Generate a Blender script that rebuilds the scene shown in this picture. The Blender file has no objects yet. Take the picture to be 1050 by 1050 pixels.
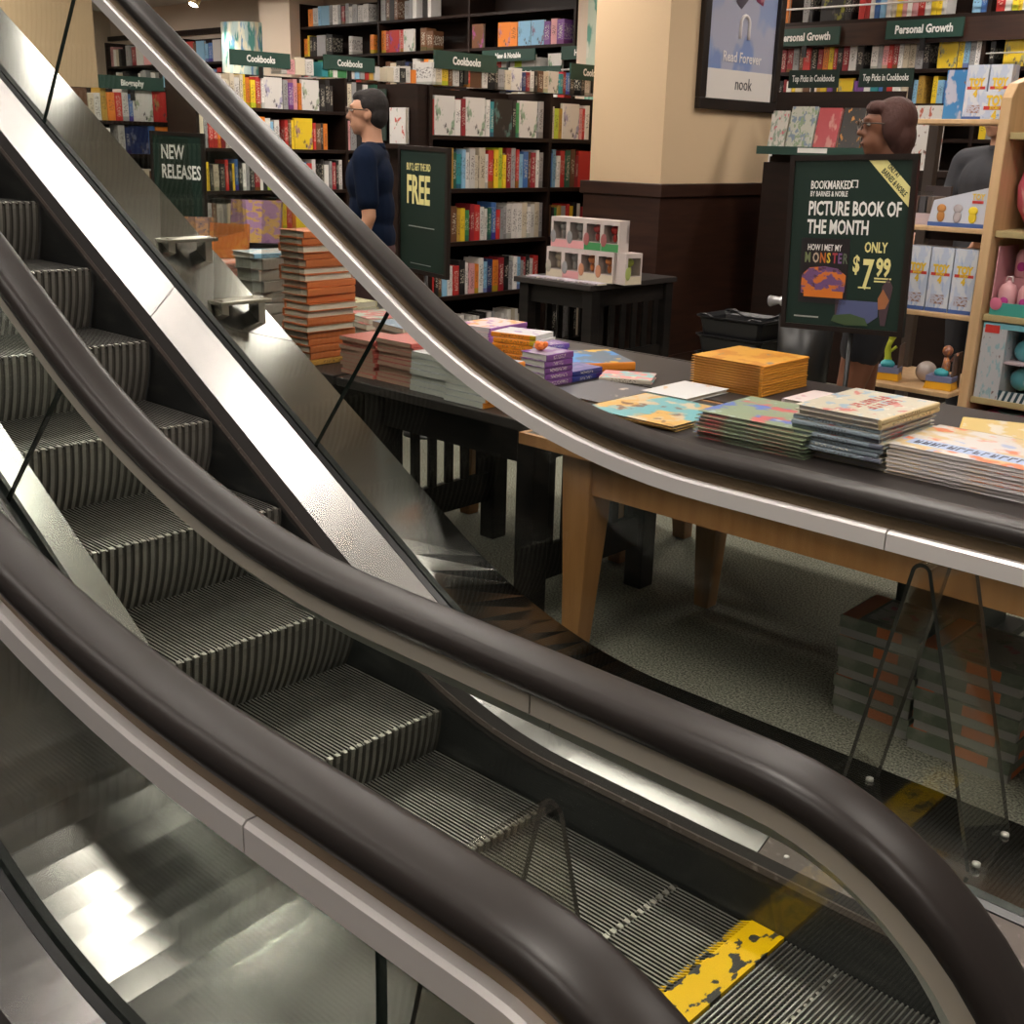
import bpy, bmesh, math, random
from mathutils import Vector, Matrix, noise
PI = math.pi
R = math.radians
SC = bpy.context.scene
COL = SC.collection

# ------------------------------------------------------------------ camera, world, lights, exposure
def make_camera():
    pos = Vector((1.40694, -1.90219, 1.59750))
    yaw, pit, rol = -0.752134, -0.310895, 0.025692
    f = Vector((math.sin(yaw)*math.cos(pit), math.cos(yaw)*math.cos(pit), math.sin(pit)))
    r = Vector((math.cos(yaw), -math.sin(yaw), 0))
    u = r.cross(f)
    r2 = r*math.cos(rol)+u*math.sin(rol)
    u2 = -r*math.sin(rol)+u*math.cos(rol)
    cd = bpy.data.cameras.new('camera')
    cd.sensor_width = 36; cd.sensor_fit = 'HORIZONTAL'
    cd.lens = 1173.377/1050*36
    cd.clip_start = .02; cd.clip_end = 80
    o = bpy.data.objects.new('camera', cd); COL.objects.link(o)
    o.matrix_world = Matrix(((r2.x, u2.x, -f.x, pos.x), (r2.y, u2.y, -f.y, pos.y), (r2.z, u2.z, -f.z, pos.z), (0, 0, 0, 1)))
    SC.camera = o
make_camera()
W = bpy.data.worlds.new('world'); SC.world = W; W.use_nodes = True
W.node_tree.nodes['Background'].inputs[0].default_value = (1, .93, .85, 1)
W.node_tree.nodes['Background'].inputs[1].default_value = 0.10
SC.view_settings.view_transform = 'Standard'; SC.view_settings.look = 'None'
SC.view_settings.gamma = 1; SC.view_settings.use_curve_mapping = False
SC.view_settings.exposure = 0.0
LAMP = 36.0          # strength of the ceiling fixtures
def area(name, loc, sx, sy, watts, col=(1, .9, .78), rot=(0, 0, 0)):
    d = bpy.data.lights.new(name, 'AREA'); d.shape = 'RECTANGLE'; d.size = sx; d.size_y = sy
    d.energy = watts; d.color = col
    o = bpy.data.objects.new(name, d); COL.objects.link(o); o.location = loc; o.rotation_euler = rot
    return o

SC.cycles.max_bounces = 10; SC.cycles.transparent_max_bounces = 14; SC.cycles.glossy_bounces = 4
SC.cycles.diffuse_bounces = 3; SC.cycles.sample_clamp_indirect = 4; SC.cycles.caustics_reflective = False

# ------------------------------------------------------------------ materials
MATS = {}
def mat(name, col=(.5, .5, .5), rough=.5, metal=0., spec=.5, emit=0., bump=None, var=None, coat=0.):
    if name in MATS: return MATS[name]
    m = bpy.data.materials.new(name); m.use_nodes = True; MATS[name] = m
    n = m.node_tree.nodes; l = m.node_tree.links; b = n['Principled BSDF']
    b.inputs['Base Color'].default_value = (*col, 1); b.inputs['Roughness'].default_value = rough
    b.inputs['Metallic'].default_value = metal; b.inputs['Specular IOR Level'].default_value = spec
    if coat: b.inputs['Coat Weight'].default_value = coat
    if emit:
        b.inputs['Emission Color'].default_value = (*col, 1); b.inputs['Emission Strength'].default_value = emit
    tc = None
    if var:     # (scale xyz, second colour, lo, hi)
        tc = n.new('ShaderNodeTexCoord'); mp = n.new('ShaderNodeMapping'); mp.inputs['Scale'].default_value = var[0]
        l.new(tc.outputs['Object'], mp.inputs['Vector'])
        nz = n.new('ShaderNodeTexNoise'); nz.inputs['Scale'].default_value = 1; nz.inputs['Detail'].default_value = 5
        l.new(mp.outputs[0], nz.inputs['Vector'])
        cr = n.new('ShaderNodeValToRGB'); cr.color_ramp.elements[0].position = var[2]; cr.color_ramp.elements[1].position = var[3]
        cr.color_ramp.elements[0].color = (*col, 1); cr.color_ramp.elements[1].color = (*var[1], 1)
        l.new(nz.outputs['Fac'], cr.inputs[0]); l.new(cr.outputs[0], b.inputs['Base Color'])
    if bump:    # (scale xyz, strength, roughness swing)
        tc = tc or n.new('ShaderNodeTexCoord'); mp = n.new('ShaderNodeMapping'); mp.inputs['Scale'].default_value = bump[0]
        l.new(tc.outputs['Object'], mp.inputs['Vector'])
        nz = n.new('ShaderNodeTexNoise'); nz.inputs['Scale'].default_value = 1; nz.inputs['Detail'].default_value = 4
        l.new(mp.outputs[0], nz.inputs['Vector'])
        bp = n.new('ShaderNodeBump'); bp.inputs['Strength'].default_value = bump[1]; bp.inputs['Distance'].default_value = .01
        l.new(nz.outputs['Fac'], bp.inputs['Height']); l.new(bp.outputs[0], b.inputs['Normal'])
        if len(bump) > 2:
            mr = n.new('ShaderNodeMapRange'); mr.inputs[1].default_value = .3; mr.inputs[2].default_value = .7
            mr.inputs[3].default_value = max(0, rough-bump[2]); mr.inputs[4].default_value = rough+bump[2]
            l.new(nz.outputs['Fac'], mr.inputs[0]); l.new(mr.outputs[0], b.inputs['Roughness'])
    return m
def glass(name, tint=(.93, .955, .93), ior=1.5, rough=.0):
    if name in MATS: return MATS[name]
    m = bpy.data.materials.new(name); m.use_nodes = True; MATS[name] = m
    n = m.node_tree.nodes; l = m.node_tree.links; n.clear()
    out = n.new('ShaderNodeOutputMaterial'); mx = n.new('ShaderNodeMixShader')
    tr = n.new('ShaderNodeBsdfTransparent'); tr.inputs[0].default_value = (*tint, 1)
    gl = n.new('ShaderNodeBsdfGlossy'); gl.inputs['Roughness'].default_value = rough; gl.inputs[0].default_value = (.95, .97, .95, 1)
    lw = n.new('ShaderNodeLayerWeight'); lw.inputs[0].default_value = .5     # Schlick: the same from both faces of the sheet
    pw = n.new('ShaderNodeMath'); pw.operation = 'POWER'; pw.inputs[1].default_value = 5; l.new(lw.outputs['Facing'], pw.inputs[0])
    f0 = ((ior-1)/(ior+1))**2
    fr = n.new('ShaderNodeMath'); fr.operation = 'MULTIPLY_ADD'; fr.inputs[1].default_value = .42; fr.inputs[2].default_value = f0; l.new(pw.outputs[0], fr.inputs[0])
    l.new(fr.outputs[0], mx.inputs[0]); l.new(tr.outputs[0], mx.inputs[1]); l.new(gl.outputs[0], mx.inputs[2]); l.new(mx.outputs[0], out.inputs[0])
    return m
STEELD = mat('outer_stainless', (.31, .30, .285), .17, 1.)
STEELS = mat('strip_stainless', (.46, .445, .43), .26, 1.)
ALU = mat('trim_aluminium', (.78, .73, .71), .36, .35)
RUBBER = mat('handrail_rubber', (.020, .016, .0145), .36, 0., .22)
BRONZE = mat('bronze_guide', (.20, .145, .09), .42, .8)
BLACK = mat('black_gasket', (.012, .012, .012), .35)
BRUSH = mat('skirt_brush', (.035, .03, .028), .7)
BROWNTRIM = mat('brown_trim', (.09, .07, .06), .5, .3, var=((40, 60, 60), (.22, .19, .17), .6, .75))
SKIRT = mat('skirt_panel', (.018, .019, .019), .28, 0., .6, var=((5, 8, 22), (.055, .055, .05), .52, .8))
TREAD = mat('step_aluminium', (.34, .325, .30), .38, .8, var=((18, 18, 18), (.25, .24, .22), .35, .75))
RISER = mat('riser_aluminium', (.36, .335, .295), .42, .65, var=((14, 14, 14), (.26, .245, .22), .35, .75))
GROOVER = mat('riser_groove', (.13, .118, .10), .6, .3)
GROOVE = mat('groove_black', (.012, .011, .010), .8)
PLATE = mat('landing_rib', (.50, .475, .45), .32, .9, var=((9, 9, 9), (.36, .33, .30), .35, .7))
YELLOW = mat('comb_yellow', (.86, .52, .0), .42, 0., .4, var=((26, 17, 10), (.045, .042, .04), .555, .575))
GLASS = glass('balustrade_glass')
GEDGE = mat('glass_edge', (.03, .045, .04), .2)
ACRYL = glass('clear_acrylic', (.88, .87, .85), 1.75, .05)
AEDGE = mat('acrylic_edge', (.055, .05, .045), .25)
DARKW = mat('dark_stained_wood', (.0075, .0065, .006), .5, 0., .25, var=((2, 2, 14), (.018, .014, .012), .4, .7))
DARKTOP = mat('dark_table_top', (.030, .025, .023), .45, 0., .35)
ESPR = mat('espresso_wood', (.042, .017, .010), .38, var=((3, 3, 26), (.022, .009, .006), .35, .7))
CASEW = mat('bookcase_wood', (.013, .0065, .0045), .5, 0., .25, var=((3, 3, 20), (.022, .010, .0065), .35, .7))
BEECH = mat('beech_wood', (.41, .195, .068), .42, var=((30, 30, 3), (.33, .15, .05), .35, .7))
MAPLE = mat('maple_wood', (.66, .44, .24), .45, var=((30, 30, 2.5), (.58, .37, .19), .35, .7))
TAN = mat('tan_paint', (.62, .45, .28), .8)
CREAM = mat('cream_paint', (.74, .60, .48), .85)
WHITEC = mat('ceiling_white', (.78, .72, .66), .9)
GREEN = mat('sign_green', (.012, .027, .020), .5, 0., .3)
GREENH = mat('shelf_tag_green', (.016, .055, .040), .45)
WHITE = mat('white_print', (.84, .82, .78), .55)
LIME = mat('pale_yellow_print', (.80, .72, .30), .55)
FRAMEB = mat('frame_black', (.014, .009, .007), .4, 0., .4)
PAGES = mat('page_edges', (.72, .66, .55), .85, var=((4, 4, 4), (.60, .54, .44), .3, .7))
def carpet():
    m = bpy.data.materials.new('carpet'); m.use_nodes = True; n = m.node_tree.nodes; l = m.node_tree.links; b = n['Principled BSDF']
    tc = n.new('ShaderNodeTexCoord'); v = n.new('ShaderNodeTexNoise'); v.inputs['Scale'].default_value = 140; v.inputs['Detail'].default_value = 3
    l.new(tc.outputs['Object'], v.inputs['Vector']); cr = n.new('ShaderNodeValToRGB')
    cr.color_ramp.elements[0].position = .35; cr.color_ramp.elements[1].position = .68
    cr.color_ramp.elements[0].color = (.085, .082, .068, 1); cr.color_ramp.elements[1].color = (.40, .385, .31, 1)
    l.new(v.outputs['Fac'], cr.inputs[0]); l.new(cr.outputs[0], b.inputs['Base Color']); b.inputs['Roughness'].default_value = .95
    b.inputs['Specular IOR Level'].default_value = .1
    bp = n.new('ShaderNodeBump'); bp.inputs['Strength'].default_value = .5; l.new(v.outputs['Fac'], bp.inputs['Height']); l.new(bp.outputs[0], b.inputs['Normal'])
    return m
CARPET = carpet()
def tile():
    m = bpy.data.materials.new('floor_tile'); m.use_nodes = True; n = m.node_tree.nodes; l = m.node_tree.links; b = n['Principled BSDF']
    tc = n.new('ShaderNodeTexCoord'); br = n.new('ShaderNodeTexBrick'); br.offset = 0; br.inputs['Scale'].default_value = 1
    br.inputs['Brick Width'].default_value = .5; br.inputs['Row Height'].default_value = .5; br.inputs['Mortar Size'].default_value = .004
    br.inputs['Color1'].default_value = (.70, .60, .45, 1); br.inputs['Color2'].default_value = (.66, .56, .43, 1); br.inputs['Mortar'].default_value = (.30, .25, .2, 1)
    l.new(tc.outputs['Object'], br.inputs['Vector']); l.new(br.outputs['Color'], b.inputs['Base Color']); b.inputs['Roughness'].default_value = .2
    return m
TILE = tile()

# ------------------------------------------------------------------ mesh helpers
def link(name, me, mats=None, parent=None):
    o = bpy.data.objects.new(name, me); COL.objects.link(o)
    if mats is not None:
        for m in (mats if isinstance(mats, (list, tuple)) else [mats]): me.materials.append(m)
    if parent is not None: o.parent = parent
    return o
def tag(o, label=None, cat=None, group=None, kind=None):
    if label: o['label'] = label
    if cat: o['category'] = cat
    if group: o['group'] = group
    if kind: o['kind'] = kind
    return o
def thing(name, label, cat, loc=(0, 0, 0), rz=0., group=None):
    o = bpy.data.objects.new(name, None); COL.objects.link(o); o.location = loc; o.rotation_euler = (0, 0, rz)
    o.empty_display_size = .1
    return tag(o, label, cat, group)
class MB:
    def __init__(s): s.bm = bmesh.new()
    def box(s, x0, y0, z0, x1, y1, z1, mi=0, M=None):
        vs = [s.bm.verts.new((x, y, z)) for z in (z0, z1) for y in (y0, y1) for x in (x0, x1)]
        for f in ((0, 2, 3, 1), (4, 5, 7, 6), (0, 1, 5, 4), (2, 6, 7, 3), (0, 4, 6, 2), (1, 3, 7, 5)):
            F = s.bm.faces.new([vs[i] for i in f]); F.material_index = mi
        if M is not None:
            for v in vs: v.co = M @ v.co
        return s
    def loft(s, rings, mi=0, caps=True, closed=True, smooth=False, mis=None):
        rv = [[s.bm.verts.new(p) for p in r] for r in rings]
        n = len(rings[0])
        for a, b in zip(rv[:-1], rv[1:]):
            for i in range(n if closed else n-1):
                j = (i+1) % n
                try:
                    F = s.bm.faces.new((a[i], a[j], b[j], b[i])); F.material_index = mis[i] if mis else mi; F.smooth = smooth
                except ValueError: pass
        if caps:
            for r, rev in ((rv[0], True), (rv[-1], False)):
                try:
                    F = s.bm.faces.new(list(reversed(r)) if rev else r); F.material_index = mi
                except ValueError: pass
        return s
    def prism(s, poly, axis, a, b, mi=0, M=None):
        # polygon of 2-D points pushed along axis 'x','y' or 'z'
        def P(p, t):
            v = {'x': (t, p[0], p[1]), 'y': (p[0], t, p[1]), 'z': (p[0], p[1], t)}[axis]
            return M @ Vector(v) if M is not None else Vector(v)
        return s.loft([[P(p, a) for p in poly], [P(p, b) for p in poly]], mi)
    def tube(s, pts, r, k=8, mi=0, caps=True):
        rings = []; pts = [Vector(p) for p in pts]
        rs = r if isinstance(r, (list, tuple)) else [r]*len(pts)
        up = Vector((0, 0, 1)); prev = None
        for i, p in enumerate(pts):
            d = (pts[min(i+1, len(pts)-1)]-pts[max(i-1, 0)]).normalized()
            a = d.orthogonal().normalized() if prev is None else (prev-d*prev.dot(d)).normalized()
            prev = a; b = d.cross(a)
            rings.append([p+(a*math.cos(2*PI*j/k)+b*math.sin(2*PI*j/k))*rs[i] for j in range(k)])
        return s.loft(rings, mi, caps, True, True)
    def lathe(s, prof, c=(0, 0, 0), k=16, mi=0, M=None):
        rings = []
        for r, z in prof:
            rings.append([Vector((c[0]+max(r, 1e-4)*math.cos(2*PI*j/k), c[1]+max(r, 1e-4)*math.sin(2*PI*j/k), c[2]+z)) for j in range(k)])
        if M is not None: rings = [[M @ v for v in r] for r in rings]
        return s.loft(rings, mi, True, True, True)
    def ball(s, c, rx, ry=None, rz=None, mi=0, k=14):
        ry = ry or rx; rz = rz or rx
        rings = []
        for i in range(1, k):
            t = PI*i/k-PI/2
            rings.append([Vector((c[0]+rx*math.cos(t)*math.cos(2*PI*j/k), c[1]+ry*math.cos(t)*math.sin(2*PI*j/k), c[2]+rz*math.sin(t))) for j in range(k)])
        return s.loft(rings, mi, True, True, True)
    def done(s, name, mats, parent=None, bev=0., loc=None):
        bmesh.ops.recalc_face_normals(s.bm, faces=s.bm.faces[:])
        me = bpy.data.meshes.new(name); s.bm.to_mesh(me); s.bm.free()
        o = link(name, me, mats, parent)
        if bev:
            m = o.modifiers.new('bevel', 'BEVEL'); m.width = bev; m.segments = 2; m.limit_method = 'ANGLE'; m.angle_limit = R(40)
        if loc: o.location = loc
        return o
def box(name, a, b, m, parent=None, bev=0.):
    return MB().box(*a, *b).done(name, m, parent, bev)
def text(name, s, size, m, parent, loc, rot=(PI/2, 0, 0), sx=1., bold=0., align='LEFT', ext=.0008, shear=0., font=None):
    c = bpy.data.curves.new(name, 'FONT'); c.body = s; c.size = size; c.extrude = ext; c.offset = bold; c.align_x = align; c.shear = shear
    c.resolution_u = 2; c.space_line = .86
    o = bpy.data.objects.new(name, c); COL.objects.link(o)
    me = bpy.data.meshes.new_from_object(o.evaluated_get(bpy.context.evaluated_depsgraph_get())); bpy.data.objects.remove(o, do_unlink=True); bpy.data.curves.remove(c)
    me.materials.clear(); me.materials.append(m); o = bpy.data.objects.new(name, me); COL.objects.link(o)
    o.parent = parent; o.location = loc; o.rotation_euler = rot; o.scale = (sx, 1, 1)
    return o
ORD = ['first', 'second', 'third', 'fourth', 'fifth', 'sixth', 'seventh', 'eighth', 'ninth', 'tenth', 'eleventh', 'twelfth', 'thirteenth',
       'fourteenth', 'fifteenth', 'sixteenth', 'seventeenth', 'eighteenth', 'nineteenth', 'twentieth']
ORD += ['twenty-'+w for w in ORD[:9]]+['thirtieth']+['thirty-'+w for w in ORD[:9]]+['fortieth']+['forty-'+w for w in ORD[:9]]

# ------------------------------------------------------------------ room
FB = .44     # where the carpet starts behind the escalators
def structure(o): o['kind'] = 'structure'; return o
structure(box('floor', (-17.5, FB, -.12), (3.5, 8.3, 0), CARPET))
structure(box('floor_tile', (1.92, -4.2, -.12), (3.5, FB, 0), TILE))
structure(box('floor_pit', (-17.5, -4.2, -1.6), (1.92, FB, -1.5), BLACK))
structure(box('wall_back', (-17.5, 8.3, 0), (3.5, 8.45, 3.5), CREAM))
structure(box('wall_left', (-17.65, -4.2, -1.6), (-17.5, 8.45, 3.5), CREAM))
structure(box('ceiling', (-17.5, .45, 3.5), (3.5, 8.45, 3.6), WHITEC))
structure(box('ceiling_front', (-1.4, -4.2, 3.5), (3.5, .45, 3.6), WHITEC))
structure(box('ceiling_upper', (-17.5, -4.2, 5.6), (-1.4, .45, 5.7), mat('well_grey', (.22, .20, .18), .9)))
structure(box('trim_1', (-17.5, 8.24, 3.05), (-13.0, 8.3, 3.12), CASEW))

def ceiling_light(x, y, sx, sy, z=3.5, label='', k=1.):
    t = thing('ceiling_light', label, 'ceiling light', (x, y, z), 0, 'ceiling light panels')
    m = MB()
    for a, b in (((-sx/2-.04, -sy/2-.04), (sx/2+.04, -sy/2)), ((-sx/2-.04, sy/2), (sx/2+.04, sy/2+.04)), ((-sx/2-.04, -sy/2), (-sx/2, sy/2)), ((sx/2, -sy/2), (sx/2+.04, sy/2))):
        m.box(a[0], a[1], -.03, b[0], b[1], 0)
    m.done('light_frame', ALU, t)
    nm = 'lamp_panel_%.1f' % k
    box('diffuser', (-sx/2, -sy/2, -.02), (sx/2, sy/2, -.005), mat(nm, (1, .925, .84), .5, emit=LAMP*k), t)
LIGHTS = [(-.6, 2.2, 1.2, .3, 1), (-3.0, 2.1, .9, .3, 1), (-5.8, 2.2, 1.2, .3, 1), (-8.6, 2.2, 1.2, .3, 1), (-12., 2.6, 1.2, .3, 1),
          (-1.4, 4.6, 1.2, .3, 1), (-4.5, 4.2, .9, .3, 1.2), (-6.0, 4.4, 1.2, .3, 1), (-9.6, 5., 1.2, .3, 1), (-1.8, 6.5, 1.2, .3, 1),
          (-5.4, 6.6, 1.2, .3, 1), (-8.6, 6.9, 1.2, .3, 1), (-12., 6.4, 1.2, .3, 1), (-15., 6.4, 1.2, .3, 1), (1.6, 1.6, 1.2, .3, 1), (-5.0, .86, .26, .70, 3.), (-3.6, .82, .09, .66, 3.), (2.2, -1.6, .3, 1.2, 1),
          (.2, -.6, .3, 1.2, 1.4), (.2, -2.9, .3, 1.2, 1.)]
for i, (x, y, sx, sy, k) in enumerate(LIGHTS):
    ceiling_light(x, y, sx, sy, 3.5, 'recessed fluorescent ceiling panel, %s of the lights over the sales floor' % ORD[i], k)
for i, (x, y) in enumerate([(-6.2, -1.5), (-4.3, -2.0), (-2.3, -2.7), (-3.4, .33), (-4.2, -3.5)]):
    ceiling_light(x, y, *((1.8, .16) if i == 3 else (.3, 1.1)), 5.6, 'fluorescent ceiling panel high over the escalator well, %s from its foot' % ORD[i], 1.0)

# ------------------------------------------------------------------ escalators
T30 = math.tan(R(30)); S30 = .5; C30 = math.cos(R(30))
def zc(x, h, c, r):
    xi = (c-h)/T30; L = r*math.tan(R(15)); x1 = xi+L; x2 = xi-L*C30
    if x >= x1: return h
    if x <= x2: return -T30*x+c
    return h+r-math.sqrt(r*r-(x-x1)**2)
NR = 1.34486
def nosepath(s):
    th = R(30)
    if s <= 0: return -s, 0.
    if s < NR*th: a = s/NR; return -NR*math.sin(a), NR*(1-math.cos(a))
    l = s-NR*th; return -NR*S30-l*C30, NR*(1-C30)+l*S30
zband = lambda x: zc(x, .150, -.205, 1.4)     # top of the skirt panel
zin = lambda x: zc(x, .195, -.132, 1.4)       # inner edge of the steel strip
zout = lambda x: zc(x, .212, -.042, 1.4)      # its outer edge at the glass
def zdeck(x):                                  # outer edge of the outer deck
    return zc(x, .225, -.122, 1.6)
XTOP = -5.7
XS = [XTOP+i*.15 for i in range(int((-1.2-XTOP)/.15)+1)]
XS += [XS[-1]+.06*i for i in range(1, 28)]
XS = [x for x in XS if x < .40]
NRAD = .42                                     # newel radius
def rail_path(HR, HH, HC, NX):                 # handrail: bend radius, flat height, incline offset, newel centre
    pts = []      # (x, z, nx, nz): top line of the handrail with its outward normal
    xi = (HC-HH)/T30; L = HR*math.tan(R(15)); x1 = xi+L; x2 = xi-L*C30
    n = 14
    for i in range(n): x = XTOP+.35+(x2-XTOP-.35)*i/n; pts.append((x, -T30*x+HC, S30, C30))
    for i in range(15):
        a = R(30)*(1-i/14); pts.append((x1-HR*math.sin(a), HH+HR-HR*math.cos(a), math.sin(a), math.cos(a)))
    for i in range(1, 7): pts.append((x1+(NX-x1)*i/6, HH, 0, 1))
    for i in range(1, 29):
        a = PI*i/28; pts.append((NX+NRAD*math.sin(a), HH-NRAD+NRAD*math.cos(a), math.sin(a), math.cos(a)))
    pts.append((NX-.12, HH-2*NRAD, 0, -1))
    return pts
def sweep(m, prof, path, y0, mi=0, mis=None, smooth=False, k=1.):
    # prof: (offset in y, depth below the top line)
    return m.loft([[Vector((x-nx*d*k, y0+o*k, z-nz*d*k)) for o, d in prof] for x, z, nx, nz in path], mi, True, True, smooth, mis)
def strip(m, prof, xs, y0, sg, mi=0):
    # prof: list of (distance from the skirt, function of x)
    return m.loft([[Vector((x, y0+sg*o, f(x))) for o, f in prof] for x in xs], mi)
def cut(path, xa, xb): return [q for q in path if xa <= q[0] <= xb]

WS = .675
def make_step():
    def ribs(n, depth, path, mi_top, mi_g, w=WS-.01):
        # path: list of (x, z, nx, nz) ; ribbed sheet
        bm = bmesh.new(); p = w/n; cols = []
        for i in range(n):
            y = -w/2+i*p
            cols += [(y+.0, 1), (y+p*.46, 1), (y+p*.50, 0), (y+p*.96, 0)]
        cols.append((w/2, 1))
        grid = [[bm.verts.new((x-nx*depth*(1-t), y, z-nz*depth*(1-t))) for y, t in cols] for x, z, nx, nz in path]
        for r, (a, b) in enumerate(zip(grid[:-1], grid[1:])):
            for i in range(len(cols)-1):
                F = bm.faces.new((a[i], a[i+1], b[i+1], b[i]))
                F.material_index = mi_top if cols[i][1] and cols[i+1][1] else mi_g
        bmesh.ops.recalc_face_normals(bm, faces=bm.faces[:])
        me = bpy.data.meshes.new('m'); bm.to_mesh(me); bm.free(); return me
    tread = ribs(60, .010, [(-.40, 0, 0, 1), (-.2, 0, 0, 1), (-.012, 0, 0, 1), (0, -.004, .7, .7)], 0, 1)
    pr = []
    for i in range(11):
        d = .235*i/10
        pr.append((.002-.075*(d/.235)**2.0, -d, .95, .2))
    riser = ribs(28, .012, pr, 0, 1)
    return tread, riser
TREADM, RISERM = make_step()
TREADM.materials.append(TREAD); TREADM.materials.append(GROOVE); TREADM.name = 'tread'
RISERM.materials.append(RISER); RISERM.materials.append(GROOVER); RISERM.name = 'riser'
NOSE = mat('nose_teeth', (.42, .395, .35), .42, .8)
def nose_mesh():
    m = MB(); n = 28; p = (WS-.01)/n
    for i in range(n):
        y = -(WS-.01)/2+i*p
        m.prism([(.004, -.020), (.007, .002), (-.006, .004), (-.010, -.012)], 'y', y, y+p*.42)
    bmesh.ops.recalc_face_normals(m.bm, faces=m.bm.faces[:])
    me = bpy.data.meshes.new('nose_teeth'); m.bm.to_mesh(me); m.bm.free(); me.materials.append(NOSE); return me
NOSEM = nose_mesh()
DSTEP = mat('dark_step', (.030, .029, .028), .6)      # near steps: colour darkened to weaken their reflection in the glass
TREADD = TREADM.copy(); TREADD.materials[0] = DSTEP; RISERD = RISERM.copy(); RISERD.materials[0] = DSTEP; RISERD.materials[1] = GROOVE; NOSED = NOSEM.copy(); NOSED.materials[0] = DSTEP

def steps(esc, yc, s0, k0, k1, ms=(TREADM, RISERM, NOSEM)):
    for k in range(k0, k1):
        x, z = nosepath(s0+.405*k)
        st = bpy.data.objects.new('step', None); COL.objects.link(st); st.parent = esc; st.location = (x, yc, z)
        link('tread', ms[0], None, st); link('riser', ms[1], None, st); link('step_nosing', ms[2], None, st)
def landing(esc, yc):
    hw = WS/2-.002; m = MB(); n = 60; p = (WS-.01)/n
    m.box(.372, yc-hw, -.03, .452, yc+hw, .010)
    for i in range(n):
        y = yc-hw+.003+p*(i+.50)
        m.prism([(.345, -.004), (.372, .010), (.372, -.02)], 'y', y, y+p*.46)
    m.done('comb_plate', YELLOW, esc)
    m = MB(); i = 0; m.box(.453, yc-hw, -.03, 1.92, yc+hw, .0, 1)
    x = .456
    while x < 1.92:
        m.prism([(x, 0), (x+.0012, .0045), (x+.0048, .0045), (x+.006, 0)], 'y', yc-hw, yc+hw); x += .0108
    m.done('landing_plate', [PLATE, GROOVE], esc)
XSL = XS+[.42, .6, .8, 1.0, 1.26]
def balustrade(esc, y0, sg, side, deck=True, joints=(), tjoints=(), rail=(1.9, .982, .753, .84), psc=1., lift=(0, 0, 0)):
    HR, HH, HC, NX = rail; RP = rail_path(*rail); ZB, ZI, ZO = lift
    zband = lambda x: zc(x, .122+ZB, -.205+ZB, 1.4)
    zin = lambda x: zc(x, .168+ZI, -.132+ZI, 1.4)
    zout = lambda x: zc(x, .212+ZO, -.042+ZO, 1.4)
    # y0: skirt line, sg: +1 when the glass lies beyond it (+y), the parts of one side
    P = lambda n, m, mt, **k: tag(m.done(n, mt, esc), **k)
    m = MB(); strip(m, [(0, lambda x: zband(x)-.42), (0, zband), (.02, zband), (.02, lambda x: zband(x)-.42)], XSL, y0, sg)
    P('skirt_panel', m, SKIRT)
    m = MB(); strip(m, [(-.004, lambda x: zband(x)-.006), (-.004, lambda x: zband(x)+.014), (.012, lambda x: zin(x)-.001), (.03, lambda x: zin(x)-.004), (.03, lambda x: zband(x)-.006)], XSL, y0, sg)
    P('skirt_brush', m, BRUSH)
    m = MB(); strip(m, [(-.007, lambda x: zband(x)+.014), (-.003, lambda x: zband(x)+.026), (.004, lambda x: zband(x)+.026), (.004, lambda x: zband(x)+.014)], XSL, y0, sg)
    P('brush_trim', m, BROWNTRIM)
    lj = XS[-1]
    for a, b in ((XTOP, -2.02), (-2.016, lj)):
        xs = [a]+[x for x in XS if a+.02 < x < b-.02]+[b]
        m = MB(); strip(m, [(.012, zin), (.104, zout), (.104, lambda x: zout(x)-.02), (.012, lambda x: zin(x)-.02)], xs, y0, sg)
        P('inner_deck', m, STEELS)
    xs = [lj+.003, .46, .58, .8, 1.0, 1.26]
    m = MB(); strip(m, [(.012, zin), (.104, zout), (.104, lambda x: zout(x)-.02), (.012, lambda x: zin(x)-.02)], xs, y0, sg)
    for a, b in ((.42, .03), (.54, .075)):
        m.lathe([(.006, 0), (.006, .003), (.003, .005)], (a, y0+sg*b, zin(a)+.004+(.017*(b-.012)/.092)), 8, 1)
    P('deck_end_cover', m, [BROWNTRIM, ALU])
    # gaskets either side of the glass
    for a, b in ((.104, .118), (.131, .145)):
        m = MB(); strip(m, [(a, lambda x: zout(x)-.03), (a, lambda x: zout(x)+.004), (b, lambda x: zout(x)+.012), (b, lambda x: zout(x)-.03)], XSL[:-2]+[1.06], y0, sg)
        P('glass_gasket', m, BLACK)
    if deck:
        for a, b in ((XTOP, -1.83), (-1.826, 1.26)):
            xs = [a]+[x for x in XSL if a+.02 < x < b-.02]+[b]
            m = MB(); strip(m, [(.145, zout), (.435, zdeck), (.435, lambda x: zdeck(x)-.02), (.145, lambda x: zout(x)-.03)], xs, y0, sg)
            P('outer_deck', m, STEELD)
        m = MB(); strip(m, [(.425, lambda x: zdeck(x)-.021), (.434, lambda x: zdeck(x)-.021), (.434, lambda x: max(-1.3, zdeck(x)-1.4) if x < -2.4 else 0.0), (.425, lambda x: max(-1.3, zdeck(x)-1.4) if x < -2.4 else 0.)], XSL, y0, sg)
        P('side_cladding', m, STEELD)
    yg = y0+sg*.1245
    # handrail and its guide
    m = MB(); hw = .040
    prof = [(-.014, .036), (-.030, .037), (-.0385, .033), (-.0405, .024), (-.0395, .014), (-.0355, .0065), (-.029, .0025), (-.022, .0008), (0, 0), (.022, .0008), (.029, .0025), (.0355, .0065), (.0395, .014), (.0405, .024), (.0385, .033), (.030, .037), (.014, .036), (.014, .028), (-.014, .028)]
    sweep(m, prof, RP, yg, smooth=True, k=psc)
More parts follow.
